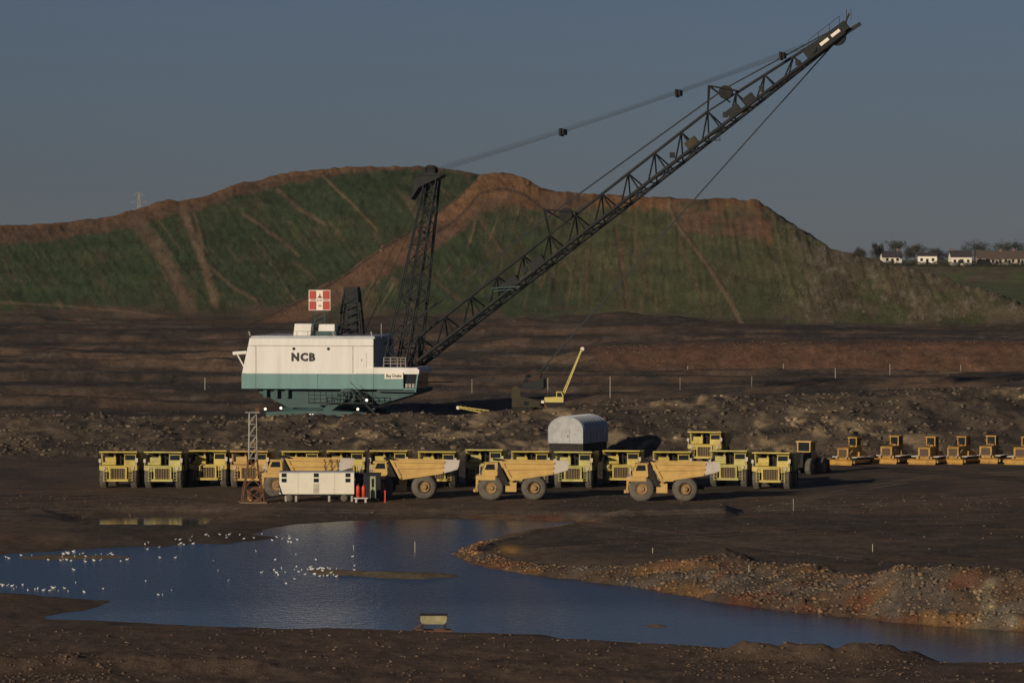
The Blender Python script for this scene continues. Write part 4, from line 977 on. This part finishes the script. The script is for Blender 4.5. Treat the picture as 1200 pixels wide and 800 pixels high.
for xx in (-1.2, 1.0): MB().box(xx, xx + .2, -.9, 1.0, 0, .25).build("skid", M['greysteel'], cn)
for k, (p, lab) in enumerate(((419.5, "red gas bottle standing at the caravan's end, left of two"), (426, "red gas bottle standing at the caravan's end, right of two"))):
    x, y, z = at(p, 450.0)
    g = thing("gas_bottle", (x, y, z + .55), 0, lab, "gas bottle", "gas bottles by the caravan")
    MB().lathe([(0, 0), (.2, .02), (.2, 1.05), (.15, 1.2), (.05, 1.27), (0, 1.27)], 14, ax='z').build("cylinder", M['gas'], g, True)
    MB().bar((0, 0, 1.25), (0, 0, 1.42), .05, 6).build("valve", M['rust'], g)
x, y, z = at(422.7, 450.0)
o = MB().box(-.75, .75, -.3, .3, .42, .55).box(-.6, -.4, -.2, .2, -.05, .42).box(.4, .6, -.2, .2, -.05, .42).build("gas_bottle_stand", M['steelworn']); o.location = (x, y, z)
tag(o, "low pale stand carrying the two red gas bottles", "stand")
x, y, z = at(451, 450)
o = MB().box(-.07, .07, -.07, .07, 0, 1.15).box(-.1, .1, -.1, .1, 1.15, 1.3).build("marker_post", M['gas']); o.location = (x, y, z)
tag(o, "short red post at the right end of the dark navy block", "post")

x, y, z = at(296, 449)
tw = thing("floodlight_tower", (x, y, z), rad(8), "lattice floodlight tower with rusty base left of the cream caravan", "tower")
tm = MB(); levels = [(0, 1.15), (1.6, .95), (3.2, .62), (4.6, .45)]
for (z0, w0), (z1, w1) in zip(levels[:-1], levels[1:]):
    for sx in (-1, 1):
        for sy in (-1, 1): tm.bar((sx*w0, sy*w0, z0), (sx*w1, sy*w1, z1), .07, 5)
    for sy in (-1, 1):
        tm.bar((-w0, sy*w0, z0), (w1, sy*w1, z1), .05, 4).bar((w0, sy*w0, z0), (-w1, sy*w1, z1), .05, 4)
    for sx in (-1, 1): tm.bar((sx*w0, -w0, z0), (sx*w1, w1, z1), .05, 4)
tm.build("lower_lattice", M['rust'], tw)
MB().box(-1.4, 1.4, -1.3, 1.3, -.05, .18).build("base_skid", mat("dusty_timber", (0.20, 0.14, 0.09), .9), tw)
MB().lathe([(.55, -.3), (.8, -.3), (.8, .3), (.55, .3)], 18, (.25, -.3, .95)).build("cable_drum", M['rust'], tw)
MB().box(-.5, .35, .1, .7, .2, 1.3).build("generator", M['ochre'], tw)
um = MB()
for sx in (-1, 1):
    for sy in (-1, 1): um.bar((sx*.42, sy*.42, 4.6), (sx*.36, sy*.36, 9.5), .055, 5)
for k in range(4):
    z0 = 4.7 + k * 1.2
    for sy in (-1, 1): um.bar((-.42, sy*.4, z0), (.40, sy*.4, z0 + 1.2), .035, 4).bar((-.4, sy*.4, z0), (.4, sy*.4, z0), .03, 4)
um.build("upper_lattice", M['greysteel'], tw)
MB().box(-.75, .7, -.6, .6, 9.5, 9.6).build("platform", M['greysteel'], tw)
MB().box(.3, .65, -.3, .1, 9.6, 10.0).build("floodlight", M['rust'], tw)
MB().box(-.6, -.25, -.3, .1, 9.6, 9.9).build("floodlight", M['chassis'], tw)

# ------------------------------------------------------------------ arched hut, crane, excavator, boom section
x, y, _ = at(672, 538); z = gz(x, y)
hut_z = 2.6
hb = thing("arched_hut", (x, y, 0), rad(-24), "pale grey arched-roof hut standing above the truck canopies below the bank", "hut")
arc = [(2.35 * math.cos(a), 2.0 + 1.7 * math.sin(a)) for a in [math.pi * k / 14 for k in range(15)]]
prof = [(2.35, .35)] + arc + [(-2.35, .35)]
def shift(p, dz): return [(a, b + dz) for a, b in p]
MB().prism(shift(prof, 2.0), -2.5, -2.4).build("end_wall", M['hut'], hb)
MB().prism(shift(prof, 2.0), 5.5, 5.6).build("end_wall", M['hut'], hb)
rf_ = MB(); n = len(arc); o0 = [(a*1.02, b + 2.04) for a, b in [(2.35, .35)] + arc + [(-2.35, .35)]]; i0 = [(a*.99, b + 1.98) for a, b in [(2.35, .35)] + arc + [(-2.35, .35)]]
for (a, b), (c, d), (e, f), (g, h) in zip(o0[:-1], o0[1:], i0[:-1], i0[1:]):
    rf_.hexa([(a, -2.55, b), (c, -2.55, d), (g, -2.55, h), (e, -2.55, f), (a, 5.65, b), (c, 5.65, d), (g, 5.65, h), (e, 5.65, f)])
shell = rf_.build("arched_roof", M['huttop'], hb)
for k in range(8):
    yy = -2.2 + k * 1.05; rb_ = MB()
    for (a, b), (c, d) in zip(o0[:-1], o0[1:]): rb_.bar((a*1.01, yy, b*1.004), (c*1.01, yy, d*1.004), .05, 4)
    rb_.build("roof_rib", M['huttop'], shell)
dr_ = MB().box(-.55, .55, -2.56, -2.5, 2.4, 4.2).build("door", M['hut'], hb)
MB().box(.3, .4, -2.6, -2.56, 3.1, 3.4).build("handle", M['chassis'], dr_)
MB().box(-2.3, 2.3, -2.3, 5.4, z - 1.0, 2.36).build("plinth", M['chassis'], hb)

# yellow lattice-boom crane
Yc = 575; x = (651 - 600) / F * Yc; z = gz(x, Yc)
cr = thing("crawler_crane", (x, Yc, z), 0, "small yellow crawler crane with raised twin-strut jib on the bank", "crane"); cr.scale = (.88, .88, .88)
zt = H - (482 - YH) / F * Yc - z
for s in (-1, 1):
    MB().prism([(-1.4, .15), (-1.2, 0), (1.2, 0), (1.4, .15), (1.4, .5), (1.2, .65), (-1.2, .65), (-1.4, .5)], s*.7, s*1.2).build("track", M['chassis'], cr)
MB().box(-1.6, 1.2, -1.0, 1.0, .75, 1.0).build("turntable", M['crane'], cr)
MB().prism([(-1.7, 1.0), (-1.7, 1.5), (.1, 1.6), (.1, 1.0)], -1.0, 1.0).build("engine_house", M['crane'], cr)
cab = MB().prism([(.1, 1.0), (.1, 2.4), (.9, 2.4), (1.2, 1.8), (1.2, 1.0)], -1.0, 0).build("cab", M['crane'], cr)
MB().prism([(.22, 1.6), (.22, 2.25), (.82, 2.25), (1.02, 1.75), (1.02, 1.6)], -1.03, -1.0).build("window", M['glass'], cab)
jt = Vector((4.1, 0, 8.9)); jb = Vector((1.2, 0, 1.6))
jm = MB()
for s, n_ in ((-.45, 0), (.45, 0)):
    off = Vector((-.28, 0, .1))
    jm.bar(jb + Vector((0, s, 0)), jt + Vector((0, s*.3, 0)), .085, 6).bar(jb + Vector((0, s, 0)) + off, jt + Vector((0, s*.3, 0)) + off*.4, .07, 6)
for k in range(9):
    f = k / 9; p = jb.lerp(jt, f); q = jb.lerp(jt, f + .11); w = .45 * (1 - .7*f)
    jm.bar(p + Vector((0, -w, 0)), q + Vector((-.2, -w, .08)), .04, 4).bar(p + Vector((0, -w, 0)), q + Vector((0, w, 0)), .04, 4)
jm.build("jib", M['crane'], cr)
MB().bar((-1.3, 0, 1.5), (-1.0, 0, 3.0), .07, 5).bar((-1.0, 0, 3.0), jt, .025, 4).build("pendant", M['rope'], cr)
MB().lathe([(0, -.15), (.3, -.15), (.3, .15), (0, .15)], 12, tuple(jt)).build("sheave", M['signwhite'], cr)
MB().bar(jt + Vector((.25, 0, 0)), jt + Vector((.25, 0, -5.5)), .02, 4).build("hook_rope", M['rope'], cr)
MB().box(-2.2, -1.75, -.4, .4, .6, 1.0).build("counterweight", M['signwhite'], cr)

Ye = 577; x = (612 - 600) / F * Ye; z = gz(x, Ye)
ex = thing("rope_excavator", (x, Ye, z), 0, "small rusty brown excavator with upright mast left of the yellow crane", "excavator")
for s in (-1, 1): MB().prism([(-1.3, .1), (-1.1, 0), (1.1, 0), (1.3, .1), (1.3, .5), (1.1, .6), (-1.1, .6), (-1.3, .5)], s*.6, s*1.1).build("track", M['chassis'], ex)
MB().prism([(-1.4, .65), (-1.4, 1.9), (-.2, 2.1), (2.4, 1.5), (2.4, .65)], -1.0, 1.0).build("house", M['grime_shade'], ex)
MB().prism([(-1.5, 1.9), (-1.4, 3.2), (-.9, 3.6), (-.4, 3.3), (-.2, 2.0)], -.5, .5).build("mast", M['grime_shade'], ex)
MB().box(.2, .9, -1.03, -1.0, .9, 1.4).build("window", M['glass'], ex)
MB().beam((2.2, 0, 1.2), (3.6, 0, .6), .4, .4).build("arm", M['rust'], ex)

Yb = 574; x = (555 - 600) / F * Yb; z = gz(x, Yb)
jl = thing("jib_section", (x, Yb, z), 0, "yellow lattice jib section lying on the bank beside the dragline nose", "crane jib")
a0, a1 = Vector((-2.1, 0, 1.2)), Vector((2.1, 0, .35)); lm = MB()
for s in (-.35, .35):
    for h in (0, .45): lm.bar(a0 + Vector((0, s, h*.3)), a1 + Vector((0, s, h)), .06, 5)
for k in range(8):
    p = a0.lerp(a1, k / 8); q = a0.lerp(a1, (k + 1) / 8); lm.bar(p + Vector((0, -.35, .05)), q + Vector((0, -.35, .4)), .035, 4)
lm.build("lattice", M['crane'], jl)
MB().lathe([(0, -.12), (.25, -.12), (.25, .12), (0, .12)], 12, tuple(a0)).build("sheave", M['signwhite'], jl)
MB().box(1.2, 2.2, -.4, .4, -.2, .35).build("support", M['rust'], jl)

# pump skid on the near shore
x, y = on_plane(508, 738, -.9); z = gz(x, y)
pu = thing("pump_raft", (x, y, z), rad(3), "pale boxy pump on a dark sledge at the near water's edge", "pump")
MB().prism([(-.85, .65), (-.95, .85), (-.95, 1.2), (-.85, 1.25), (.85, 1.25), (.95, 1.15), (.9, .8), (.75, .62)], -.5, .5).build("housing", mat("pale_yellow_grp", (0.38, 0.35, 0.20), .7, dirt=.35), pu)
MB().box(-1.0, 1.0, -.55, .55, 1.25, 1.33).build("lid", M['chassis'], pu)
for s in (-1, 1): MB().beam((-1.25, s*.5, .1), (1.25, s*.5, .1), .2, .2).build("skid", M['rust'], pu)
for s in (-.8, .8): MB().box(s - .06, s + .06, -.5, .5, .15, .66).build("leg", M['chassis'], pu)
MB().path([(-.9, -.3, .6), (-1.5, -.5, .2), (-1.6, -1.5, .1)], .07, 6).build("hose", M['rust'], pu)

# ------------------------------------------------------------------ marker posts
POSTS = [(553,460,16,.10,"left of the brown excavator"),(642,459,16,.10,"left of the yellow crane jib"),(715,466,25,.10,"right of the yellow crane jib"),(797,459,17,.10,"dark bench, first right of the arched hut"),(881,457,16,.10,"dark bench, second right of the arched hut"),
         (979,453,22,.10,"below the red cutting, tallest of that line"),(240,457,14,.12,"just left of the dragline's rear"),(806,438,9,.10,"at the foot of the red cutting, leftmost"),(918,437,11,.10,"at the foot of the red cutting, second from left"),(1043,439,12,.10,"at the foot of the red cutting, third from left"),(1126,438,10,.10,"at the foot of the red cutting, fourth from left")]
def ray_ground(px, py, y0, y1):
    best = None
    Ys = np.linspace(y0, y1, 400); X = (px - 600) / F * Ys; Z = land(X, Ys); yy = YH + (H - Z) / Ys * F
    i = int(np.argmin(np.abs(yy - py))); return X[i], Ys[i], Z[i]
for px_, py_, hpx, w, lab in POSTS:
    x, y, z = ray_ground(px_, py_, 598, 850); h = hpx / F * y
    p = thing("marker_post", (x, y, z), R.uniform(-.1, .1), "thin white marker post " + lab, "post", "white marker posts across the mine")
    MB().box(-w/2, w/2, -w/2, w/2, -.3, h).build("shaft", M['post'], p)
    MB().box(-w/2 - .02, w/2 + .02, -w/2 - .02, w/2 + .02, h - .25, h).build("cap", M['post'], p)
for px_, py_, hpx, w, lab in ((1023,648,9,.03,"on the flat above the right rubble bank"),(930,598,14,.03,"in front of the rightmost dump truck"),(765,648,6,.03,"on the flat left of the rubble hump"),(486,647,12,.035,"standing in the pond, middle of the picture"),(414,644,5,.03,"standing in the pond near the far shore"),(878,679,9,.03,"on the rubble slope of the right shore")):
    x, y = on_plane(px_, py_, WL if 'pond' in lab else 0); z = gz(x, y); h = hpx / F * y
    if 'pond' in lab: z = WL - .3; h += .3
    p = thing("marker_stake", (x, y, z), 0, "short white stake " + lab, "stake", "white stakes near the pond")
    MB().box(-w, w, -w, w, -.2, h).build("shaft", M['post'], p)
    MB().box(-w*1.2, w*1.2, -w*1.2, w*1.2, h - .12, h + .02).build("cap", M['post'], p)

# ------------------------------------------------------------------ far houses, trees, pylon
def gable(parent, L, D, hw_, hr, wall, roofm, wins, chim=()):
    MB().prism([(-D/2, 0), (-D/2, hw_), (0, hr), (D/2, hw_), (D/2, 0)], -L/2, L/2, 'x').build("wall", wall, parent)
    r = MB()
    for s in (-1, 1):
        r.hexa([(-L/2 - .3, s*(D/2 + .3), hw_ - .12), (L/2 + .3, s*(D/2 + .3), hw_ - .12), (L/2 + .3, 0, hr + .08), (-L/2 - .3, 0, hr + .08),
                (-L/2 - .3, s*(D/2 + .3), hw_ + .1), (L/2 + .3, s*(D/2 + .3), hw_ + .1), (L/2 + .3, 0, hr + .3), (-L/2 - .3, 0, hr + .3)])
    rf = r.build("roof", roofm, parent)
    for c in chim: MB().box(c - .4, c + .4, -.35, .35, hr - .4, hr + 1.2).build("chimney", M['brick'], rf)
    for (a, b, w, h) in wins:
        wv = MB().box(a - w/2, a + w/2, -D/2 - .06, -D/2, b, b + h).build("window" if b > .3 else "door", M['glass'], parent)
        MB().box(a - w/2 - .1, a + w/2 + .1, -D/2 - .12, -D/2, b - .12, b).build("sill", M['post'], wv)
def house(px, Y, L, D, hw_, hr, rz, roofm, wins, chim, label, wall='render'):
    x = (px - 600) / F * Y; z = gz(x, Y)
    h = thing("house", (x, Y, z - .2), rz, label, "house", "houses on the far ridge"); gable(h, L, D, hw_, hr, M[wall], roofm, wins, chim); return h
w2 = lambda *xs: [(x, 1.2, 1.0, 1.1) for x in xs]
house(1044, 1662, 7.5, 7, 2.6, 4.8, rad(4), M['slate'], w2(-2, 2) + [(0, .1, 1, 2)], (2.5,), "low white bungalow with dark roof among trees, leftmost on the ridge")
house(1087, 1655, 7.4, 6.5, 3.2, 4.3, rad(-8), M['slate'], w2(-2.2, 2.2) + [(0, .1, 1, 2)], (), "small cream flat-looking house, second from the left on the ridge")
house(1125, 1652, 8.0, 7, 3.3, 5.6, rad(3), M['slate'], w2(-2.6, 2.6) + [(0, 1.0, 1.6, 1.4), (-.9, .1, .9, 2)], (-3.2,), "white house with dark slate roof, third from the left on the ridge")
for k, (p, l) in enumerate(((1152, "brown-roofed terrace house nearest the white slate-roofed house"), (1167, "second brown-roofed terrace house on the ridge"), (1182, "third brown-roofed terrace house on the ridge"), (1197, "cream terrace house at the right edge of the picture"))):
    house(p, 1668 - k * 2, 5.0, 7, 2.5, 5.4, rad(-2), M['browntile'], w2(-1.4, 1.4) + [(0, .1, .9, 2)], (1.8,) if k in (1, 2, 3) else (), l, 'shadedrender')
def tree(px, Y, h, w, label, seed, dense=1.0, drop=0.2):
    rr = random.Random(seed); x = (px - 600) / F * Y; z = gz(x, Y)
    t = thing("bare_tree", (x, Y, z - drop), rr.uniform(0, 6), label, "tree", "bare winter trees on the far ridge")
    tk = MB(); tk.bar((0, 0, 0), (0, 0, h*.35), h*.022, 6, h*.016); tips = []
    for k in range(9):
        a = rr.uniform(0, 6.28); el_ = rr.uniform(.5, 1.3); L = h * rr.uniform(.25, .42); b0 = Vector((0, 0, h * rr.uniform(.22, .36)))
        e = b0 + Vector((math.cos(a) * math.cos(el_) * L * w, math.sin(a) * math.cos(el_) * L * w, math.sin(el_) * L))
        tk.bar(b0, e, h*.011, 5, h*.006); tips.append(e)
        for j in range(3):
            d = Vector((rr.gauss(0, 1) * w, rr.gauss(0, 1) * w, rr.uniform(.2, 1.4))).normalized() * h * rr.uniform(.12, .24); tk.bar(e, e + d, h*.005, 4, h*.003); tips.append(e + d)
    tk.bar((0, 0, h*.35), (0, 0, h*.75), h*.016, 5, h*.005); tips += [Vector((0, 0, h*.7)), Vector((0, 0, h*.6))]
    tk.build("trunk", M['bark'], t)
    cw = MB()
    for e in tips:
        for j in range(int(26 * dense)):
            c = e + Vector((rr.gauss(0, h*.06*w), rr.gauss(0, h*.06*w), rr.gauss(0, h*.05)))
            d = Vector((rr.gauss(0, 1), rr.gauss(0, 1), rr.gauss(.4, .8))).normalized() * h * rr.uniform(.03, .07); n_ = d.orthogonal().normalized() * h * rr.uniform(.006, .014)
            cw.add([c - d - n_*.3, c + n_, c + d, c - n_*.6], [(0, 1, 2, 3)])
    cw.build("crown", M['twig'], t); return t
TREES = [(1002,1620,8.5,1.2,"dense dark round tree, leftmost of the ridge trees",1.6),(1012,1640,8,1.1,"dark tree overlapping the leftmost ridge tree",1.6),(1021,1625,6,1.3,"low bushy tree left of the white bungalow",1.8),(1027,1640,10,.35,"tall narrow tree left of the white bungalow",1.4),
         (1049,1720,10,.9,"bare tree rising behind the white bungalow",.7),(1062,1690,6,1.2,"dark bushy tree right of the white bungalow",1.5),(1072,1720,8.5,1.1,"broad bare tree behind the small cream house",1.0),(1098,1700,7,1.2,"dark tree right of the small cream house",1.5),(1106,1680,5,1.2,"low dark bush left of the slate-roofed house",1.6),
         (1142,1685,10,1.1,"bare tree between the slate-roofed house and the terrace",.8),(1150,1720,8,1.1,"thin bare tree behind the terrace's left end",.7),(1172,1740,9,1.0,"bare tree behind the middle of the terrace",.7),(1188,1740,9.5,1.1,"bare tree behind the right of the terrace",.7),(985,1400,4.5,1.4,"scrubby bush on the heap's right shoulder",1.5)]
for i, (p, Y, h, w, l, d) in enumerate(TREES): tree(p, Y, h * 1.12, w * 1.1, l, 40 + i, d)

hg = MB(); rr = random.Random(5)
for k in range(5200):
    p = rr.uniform(1015, 1230); Y_ = 1644 + rr.gauss(0, 1.0); g_ = .35 + .65 * (0.5 + 0.5 * math.sin(p * .35) * math.sin(p * .11)); z_ = 21.2 + rr.uniform(0, 1.9) * g_
    c = Vector(((p - 600) / F * Y_, Y_, z_)); d = Vector((rr.gauss(0, 1), rr.gauss(0, 1), rr.gauss(.3, .8))).normalized() * rr.uniform(.2, .5); n_ = d.orthogonal().normalized() * rr.uniform(.05, .14)
    hg.add([c - d - n_*.3, c + n_, c + d, c - n_*.6], [(0, 1, 2, 3)])
tag(hg.build("hedge", M['twig']), "dark straggling hedge in front of the far ridge houses", "hedge")
Yp = 2300; x = (163 - 600) / F * Yp; zt = H + (YH - 226) / F * Yp
py_ = thing("pylon", (x, Yp, gz(x, Yp)), rad(20), "faint grey electricity pylon behind the heap's left ridge", "pylon"); hp = zt - gz(x, Yp)
pm_ = MB(); wl_ = lambda z: 3.2 * (1 - z / hp) ** 1.3 + .35
for sx in (-1, 1):
    for sy in (-1, 1):
        zs = [hp * k / 8 for k in range(9)]
        for a, b in zip(zs[:-1], zs[1:]): pm_.bar((sx*wl_(a), sy*wl_(a), a), (sx*wl_(b), sy*wl_(b), b), .11, 4)
for a, b in zip(zs[:-1], zs[1:]):
    for sy in (-1, 1): pm_.bar((-wl_(a), sy*wl_(a), a), (wl_(b), sy*wl_(b), b), .07, 4).bar((wl_(a), sy*wl_(a), a), (-wl_(b), sy*wl_(b), b), .07, 4)
pm_.build("lattice_body", M['greysteel'], py_)
for f, L in ((.97, 3.5), (.88, 4.6), (.79, 3.8)):
    MB().bar((-L, 0, hp*f), (L, 0, hp*f), .12, 4).bar((-L, 0, hp*f), (0, 0, hp*(f + .045)), .09, 4).bar((L, 0, hp*f), (0, 0, hp*(f + .045)), .09, 4).build("cross_arm", M['greysteel'], py_)

# ------------------------------------------------------------------ gulls
def gull_mesh(stand):
    m = MB(); n = 7
    rings = [(-.22, .09, .012), (-.17, .10, .04), (-.06, .09, .075), (.06, .10, .08), (.13, .13, .06), (.16, .19, .05), (.19, .225, .05), (.225, .225, .035), (.245, .215, .012), (.28, .205, .004)]
    for x, z, r in rings: m.v += [(x, r * math.cos(6.283 * k / n), z + r * 1.05 * math.sin(6.283 * k / n)) for k in range(n)]
    for i in range(len(rings) - 1):
        m.f += [(i*n + k, i*n + (k+1) % n, (i+1)*n + (k+1) % n, (i+1)*n + k) for k in range(n)]
    m.f += [tuple(range(n-1, -1, -1)), tuple(range((len(rings)-1)*n, len(rings)*n))]
    if stand:
        m.v = [(a, b, c + .08) for a, b, c in m.v]
        m.bar((0, -.03, 0), (0, -.03, .14), .008, 4).bar((0, .03, 0), (0, .03, .14), .008, 4)
    me = m.mesh("gull"); me.materials.append(M['gull']); me.polygons.foreach_set("use_smooth", [True] * len(me.polygons)); return me
G = {0: gull_mesh(False), 1: gull_mesh(True)}
def gull(px, py, label, group):
    x, y = on_plane(px, py); z = gz(x, y); st = z > WL + .01
    o = bpy.data.objects.new("gull", G[1 if st else 0]); col.objects.link(o)
    o.location = (x, y, z - .005 if st else WL - .03); o.rotation_euler = (0, 0, R.uniform(0, 6.28)); s = R.uniform(.45, .72); o.scale = (s, s, s)
    tag(o, label, "gull", group)
for k in range(34):
    gull(R.choice([R.uniform(2, 150), R.uniform(70, 150)]), 653.5 + R.gauss(0, 3.2), "white gull in the line on the far left mud bar", "gulls on the left mud bar")
for k in range(30):
    p = R.uniform(160, 350); gull(p, np.interp(p, [160, 230, 300, 350], [640, 635, 629, 632]) + R.gauss(0, 2.5), "white gull along the far shore below the puddle", "gulls along the far shore")
for k in range(36):
    p = R.choice([R.uniform(298, 395), R.uniform(345, 395)]); gull(p, 670.5 - (p - 330) * .02 + R.gauss(0, 3.2), "white gull crowded at the left end of the long islet", "gulls by the islet")
for k in range(20):
    p = abs(R.gauss(0, 55)); gull(p, 688 + p * .03 + R.gauss(0, 2.5), "white gull near the left near-shore mud", "gulls at the left near shore")
for p, q in ((86,668),(88,683),(170,681),(187,653.5),(205,653.5),(250,657),(267,681),(201,692),(255,669),(335,684),(347,650),(370,656),(413,652),(415,663),(415,668),(190,697),(185,697),(120,690),(300,646),(322,656)):
    gull(p, q, "white gull floating alone on open water", "gulls scattered on the open pond")

# ------------------------------------------------------------------ broken rock
def rock_templates(n=10):
    import bmesh
    out = []
    for k in range(n):
        bm = bmesh.new(); bmesh.ops.create_icosphere(bm, subdivisions=1, radius=1.0); rr = random.Random(900 + k)
        for v in bm.verts:
            v.co *= rr.uniform(.45, 1.3); v.co.x *= 1.25
        vs = np.array([v.co[:] for v in bm.verts]); fs = np.array([[v.index for v in f.verts] for f in bm.faces]); bm.free(); out.append((vs, fs))
    return out
RT = rock_templates(); NR = np.random.default_rng(5)
def rocks(name, X, Y, size, palette, weights, label, mat_=None):
    Z = land(X, Y); n = len(X); ids = NR.integers(0, len(RT), n)
    th = NR.uniform(0, 6.28, n); sx = size * NR.uniform(.7, 1.3, n); sz = size * NR.uniform(.5, .95, n)
    pal = np.array(palette); ci = NR.choice(len(pal), n, p=np.array(weights) / sum(weights))
    patch = albedo(X, Y, Z); k_ = NR.uniform(.6, 1.0, (n, 1)); C = (pal[ci] * (1 - k_) + patch * k_) * NR.uniform(.7, 1.3, (n, 1))
    V, Fc, CC = [], [], []; off = 0
    for k, (vs, fs) in enumerate(RT):
        m = ids == k; c = int(m.sum())
        if not c: continue
        ct, st_ = np.cos(th[m])[:, None], np.sin(th[m])[:, None]
        x = vs[None, :, 0] * sx[m][:, None]; y = vs[None, :, 1] * size[m][:, None]; z = vs[None, :, 2] * sz[m][:, None]
        P = np.stack([x*ct - y*st_ + X[m][:, None], x*st_ + y*ct + Y[m][:, None], z + (Z[m] + .2 * size[m])[:, None]], -1)
        V.append(P.reshape(-1, 3)); Fc.append((fs[None] + (np.arange(c) * len(vs))[:, None, None]).reshape(-1, 3) + off); off += c * len(vs)
        CC.append(np.repeat(C[m], len(vs), 0))
    V = np.concatenate(V).astype(np.float32); Fc = np.concatenate(Fc).astype(np.int32); CC = np.concatenate(CC)
    me = bpy.data.meshes.new(name); me.vertices.add(len(V)); me.vertices.foreach_set("co", V.ravel())
    me.loops.add(Fc.size); me.loops.foreach_set("vertex_index", Fc.ravel()); me.polygons.add(len(Fc))
    me.polygons.foreach_set("loop_start", np.arange(0, Fc.size, 3, dtype=np.int32)); me.polygons.foreach_set("loop_total", np.full(len(Fc), 3, np.int32)); me.update(); me.validate()
    a_ = me.color_attributes.new("albedo", 'FLOAT_COLOR', 'POINT'); C4 = np.ones((len(V), 4), np.float32); C4[:, :3] = CC; a_.data.foreach_set("color", C4.ravel())
    me.materials.append(M['rock']); o = bpy.data.objects.new(name, me); col.objects.link(o)
    tag(o, label, "rubble", None, 'stuff'); return o
def scatter(n, pxr, Yr): 
    p = NR.uniform(*pxr, n); Y = NR.uniform(*Yr, n); return (p - 600) / F * Y, Y, p
def sizes(n, a, b, k=3.0): return a + (b - a) * NR.uniform(0, 1, n) ** k
CLAY = [(0.15,0.10,0.065),(0.26,0.16,0.085),(0.36,0.20,0.08),(0.18,0.16,0.13),(0.36,0.31,0.24),(0.07,0.052,0.04)]
# right spit slope
X, Y, p = scatter(110000, (530, 1290), (292, 400)); sd = sdist(X, Y, WP); dd = np.interp(p, SPD[:, 0], SPD[:, 1])
ok = (sd > .1) & (sd < dd * 1.25) & (Y > np.interp(p, [500, 1300], [352, 285])) & (NR.uniform(0, 1, len(X)) < np.interp(p, [530, 700, 800, 1200], [.6, .5, .8, .9]))
X, Y = X[ok][:16000], Y[ok][:16000]
rocks("shore_rubble", X, Y, sizes(len(X), .03, .22, 6), CLAY, [4, 3, 2.2, 1.5, 1.0, 3], "brown and ochre rubble covering the right shore slope")
# rubble bank behind the trucks
X, Y, p = scatter(40000, (-60, 1260), (540, 590)); ok = NR.uniform(0, 1, len(X)) < np.interp(Y, [540, 546, 575, 590], [.2, 1, .9, .2]) * np.interp(fbm(X / 6, Y / 6, 3, 61), [.3, .6], [.2, 1])
X, Y = X[ok][:9000], Y[ok][:9000]
rocks("bank_rubble", X, Y, sizes(len(X), .05, .42, 6), [(0.10,0.08,0.06),(0.15,0.115,0.08),(0.21,0.15,0.09),(0.16,0.15,0.13),(0.26,0.23,0.19),(0.06,0.05,0.042)], [4, 3, 1.2, 1.5, .6, 4], "dark broken rock tipped along the bank behind the trucks")
# foreground clods, yard edge, bench and cutting
X1, Y1, p = scatter(3600, (-60, 1260), (258, 300)); X2, Y2, _ = scatter(2600, (-60, 1260), (430, 462)); X3, Y3, _ = scatter(2500, (-60, 1260), (600, 900)); X4, Y4, _ = scatter(2500, (680, 1260), (843, 880)); X5, Y5, _ = scatter(900, (560, 1260), (340, 430))
X6, Y6, _ = scatter(1500, (-30, 130), (256, 276)); X7, Y7, _ = scatter(1600, (800, 1080), (264, 286))
X = np.concatenate([X1, X2, X3, X4, X5, X6, X7]); Y = np.concatenate([Y1, Y2, Y3, Y4, Y5, Y6, Y7]); sd = sdist(X, Y, WP); pd_ = sdist(X, Y, WPUD); ok = (sd > .6) & (pd_ > .4) & (land(X, Y) > WL + .02)
X, Y = X[ok], Y[ok]
rocks("loose_stones", X, Y, np.where(Y > 590, sizes(len(X), .06, .24, 4), sizes(len(X), .02, .15, 6)), [(0.085,0.062,0.047),(0.13,0.09,0.06),(0.20,0.15,0.10),(0.055,0.044,0.036),(0.28,0.24,0.2)], [4, 2, .8, 3, .3], "loose dark stones and clods strewn over the mine floor")
# rocks on the grey flank and along the haul road of the heap
X1, Y1, p1 = scatter(1500, (910, 1200), (1030, 1110)); X2, Y2, p2 = scatter(1600, (330, 650), (1034, 1112))
ya = YH + (H - land(X2, Y2)) / Y2 * F; yb = np.interp(p2, RB[:, 0], RB[:, 1]); ok = (ya - yb < 26)
X = np.concatenate([X1, X2[ok]]); Y = np.concatenate([Y1, Y2[ok]])
rocks("heap_rubble", X, Y, sizes(len(X), .08, .40, 4), [(0.10,0.08,0.06),(0.15,0.12,0.09),(0.24,0.21,0.17),(0.07,0.055,0.045)], [4, 3, 1.2, 3], "grey rubble on the heap's right flank and haul road")

# ------------------------------------------------------------------ air
hz = MB().box(-2600, 2600, -60, 5300, -16, 66).build("haze", M['black'])
hz.data.materials.clear()
hm = bpy.data.materials.new("thin_winter_haze"); hm.use_nodes = True; hn = hm.node_tree.nodes; hn.remove(hn["Principled BSDF"])
pv = hn.new("ShaderNodeVolumePrincipled"); pv.inputs["Color"].default_value = (0.50, 0.68, 0.95, 1); pv.inputs["Density"].default_value = 0.00002; pv.inputs["Anisotropy"].default_value = 0.0
hm.node_tree.links.new(pv.outputs[0], hn["Material Output"].inputs["Volume"]); hz.data.materials.append(hm)
tag(hz, "thin winter haze over the mine", "haze", None, 'stuff')
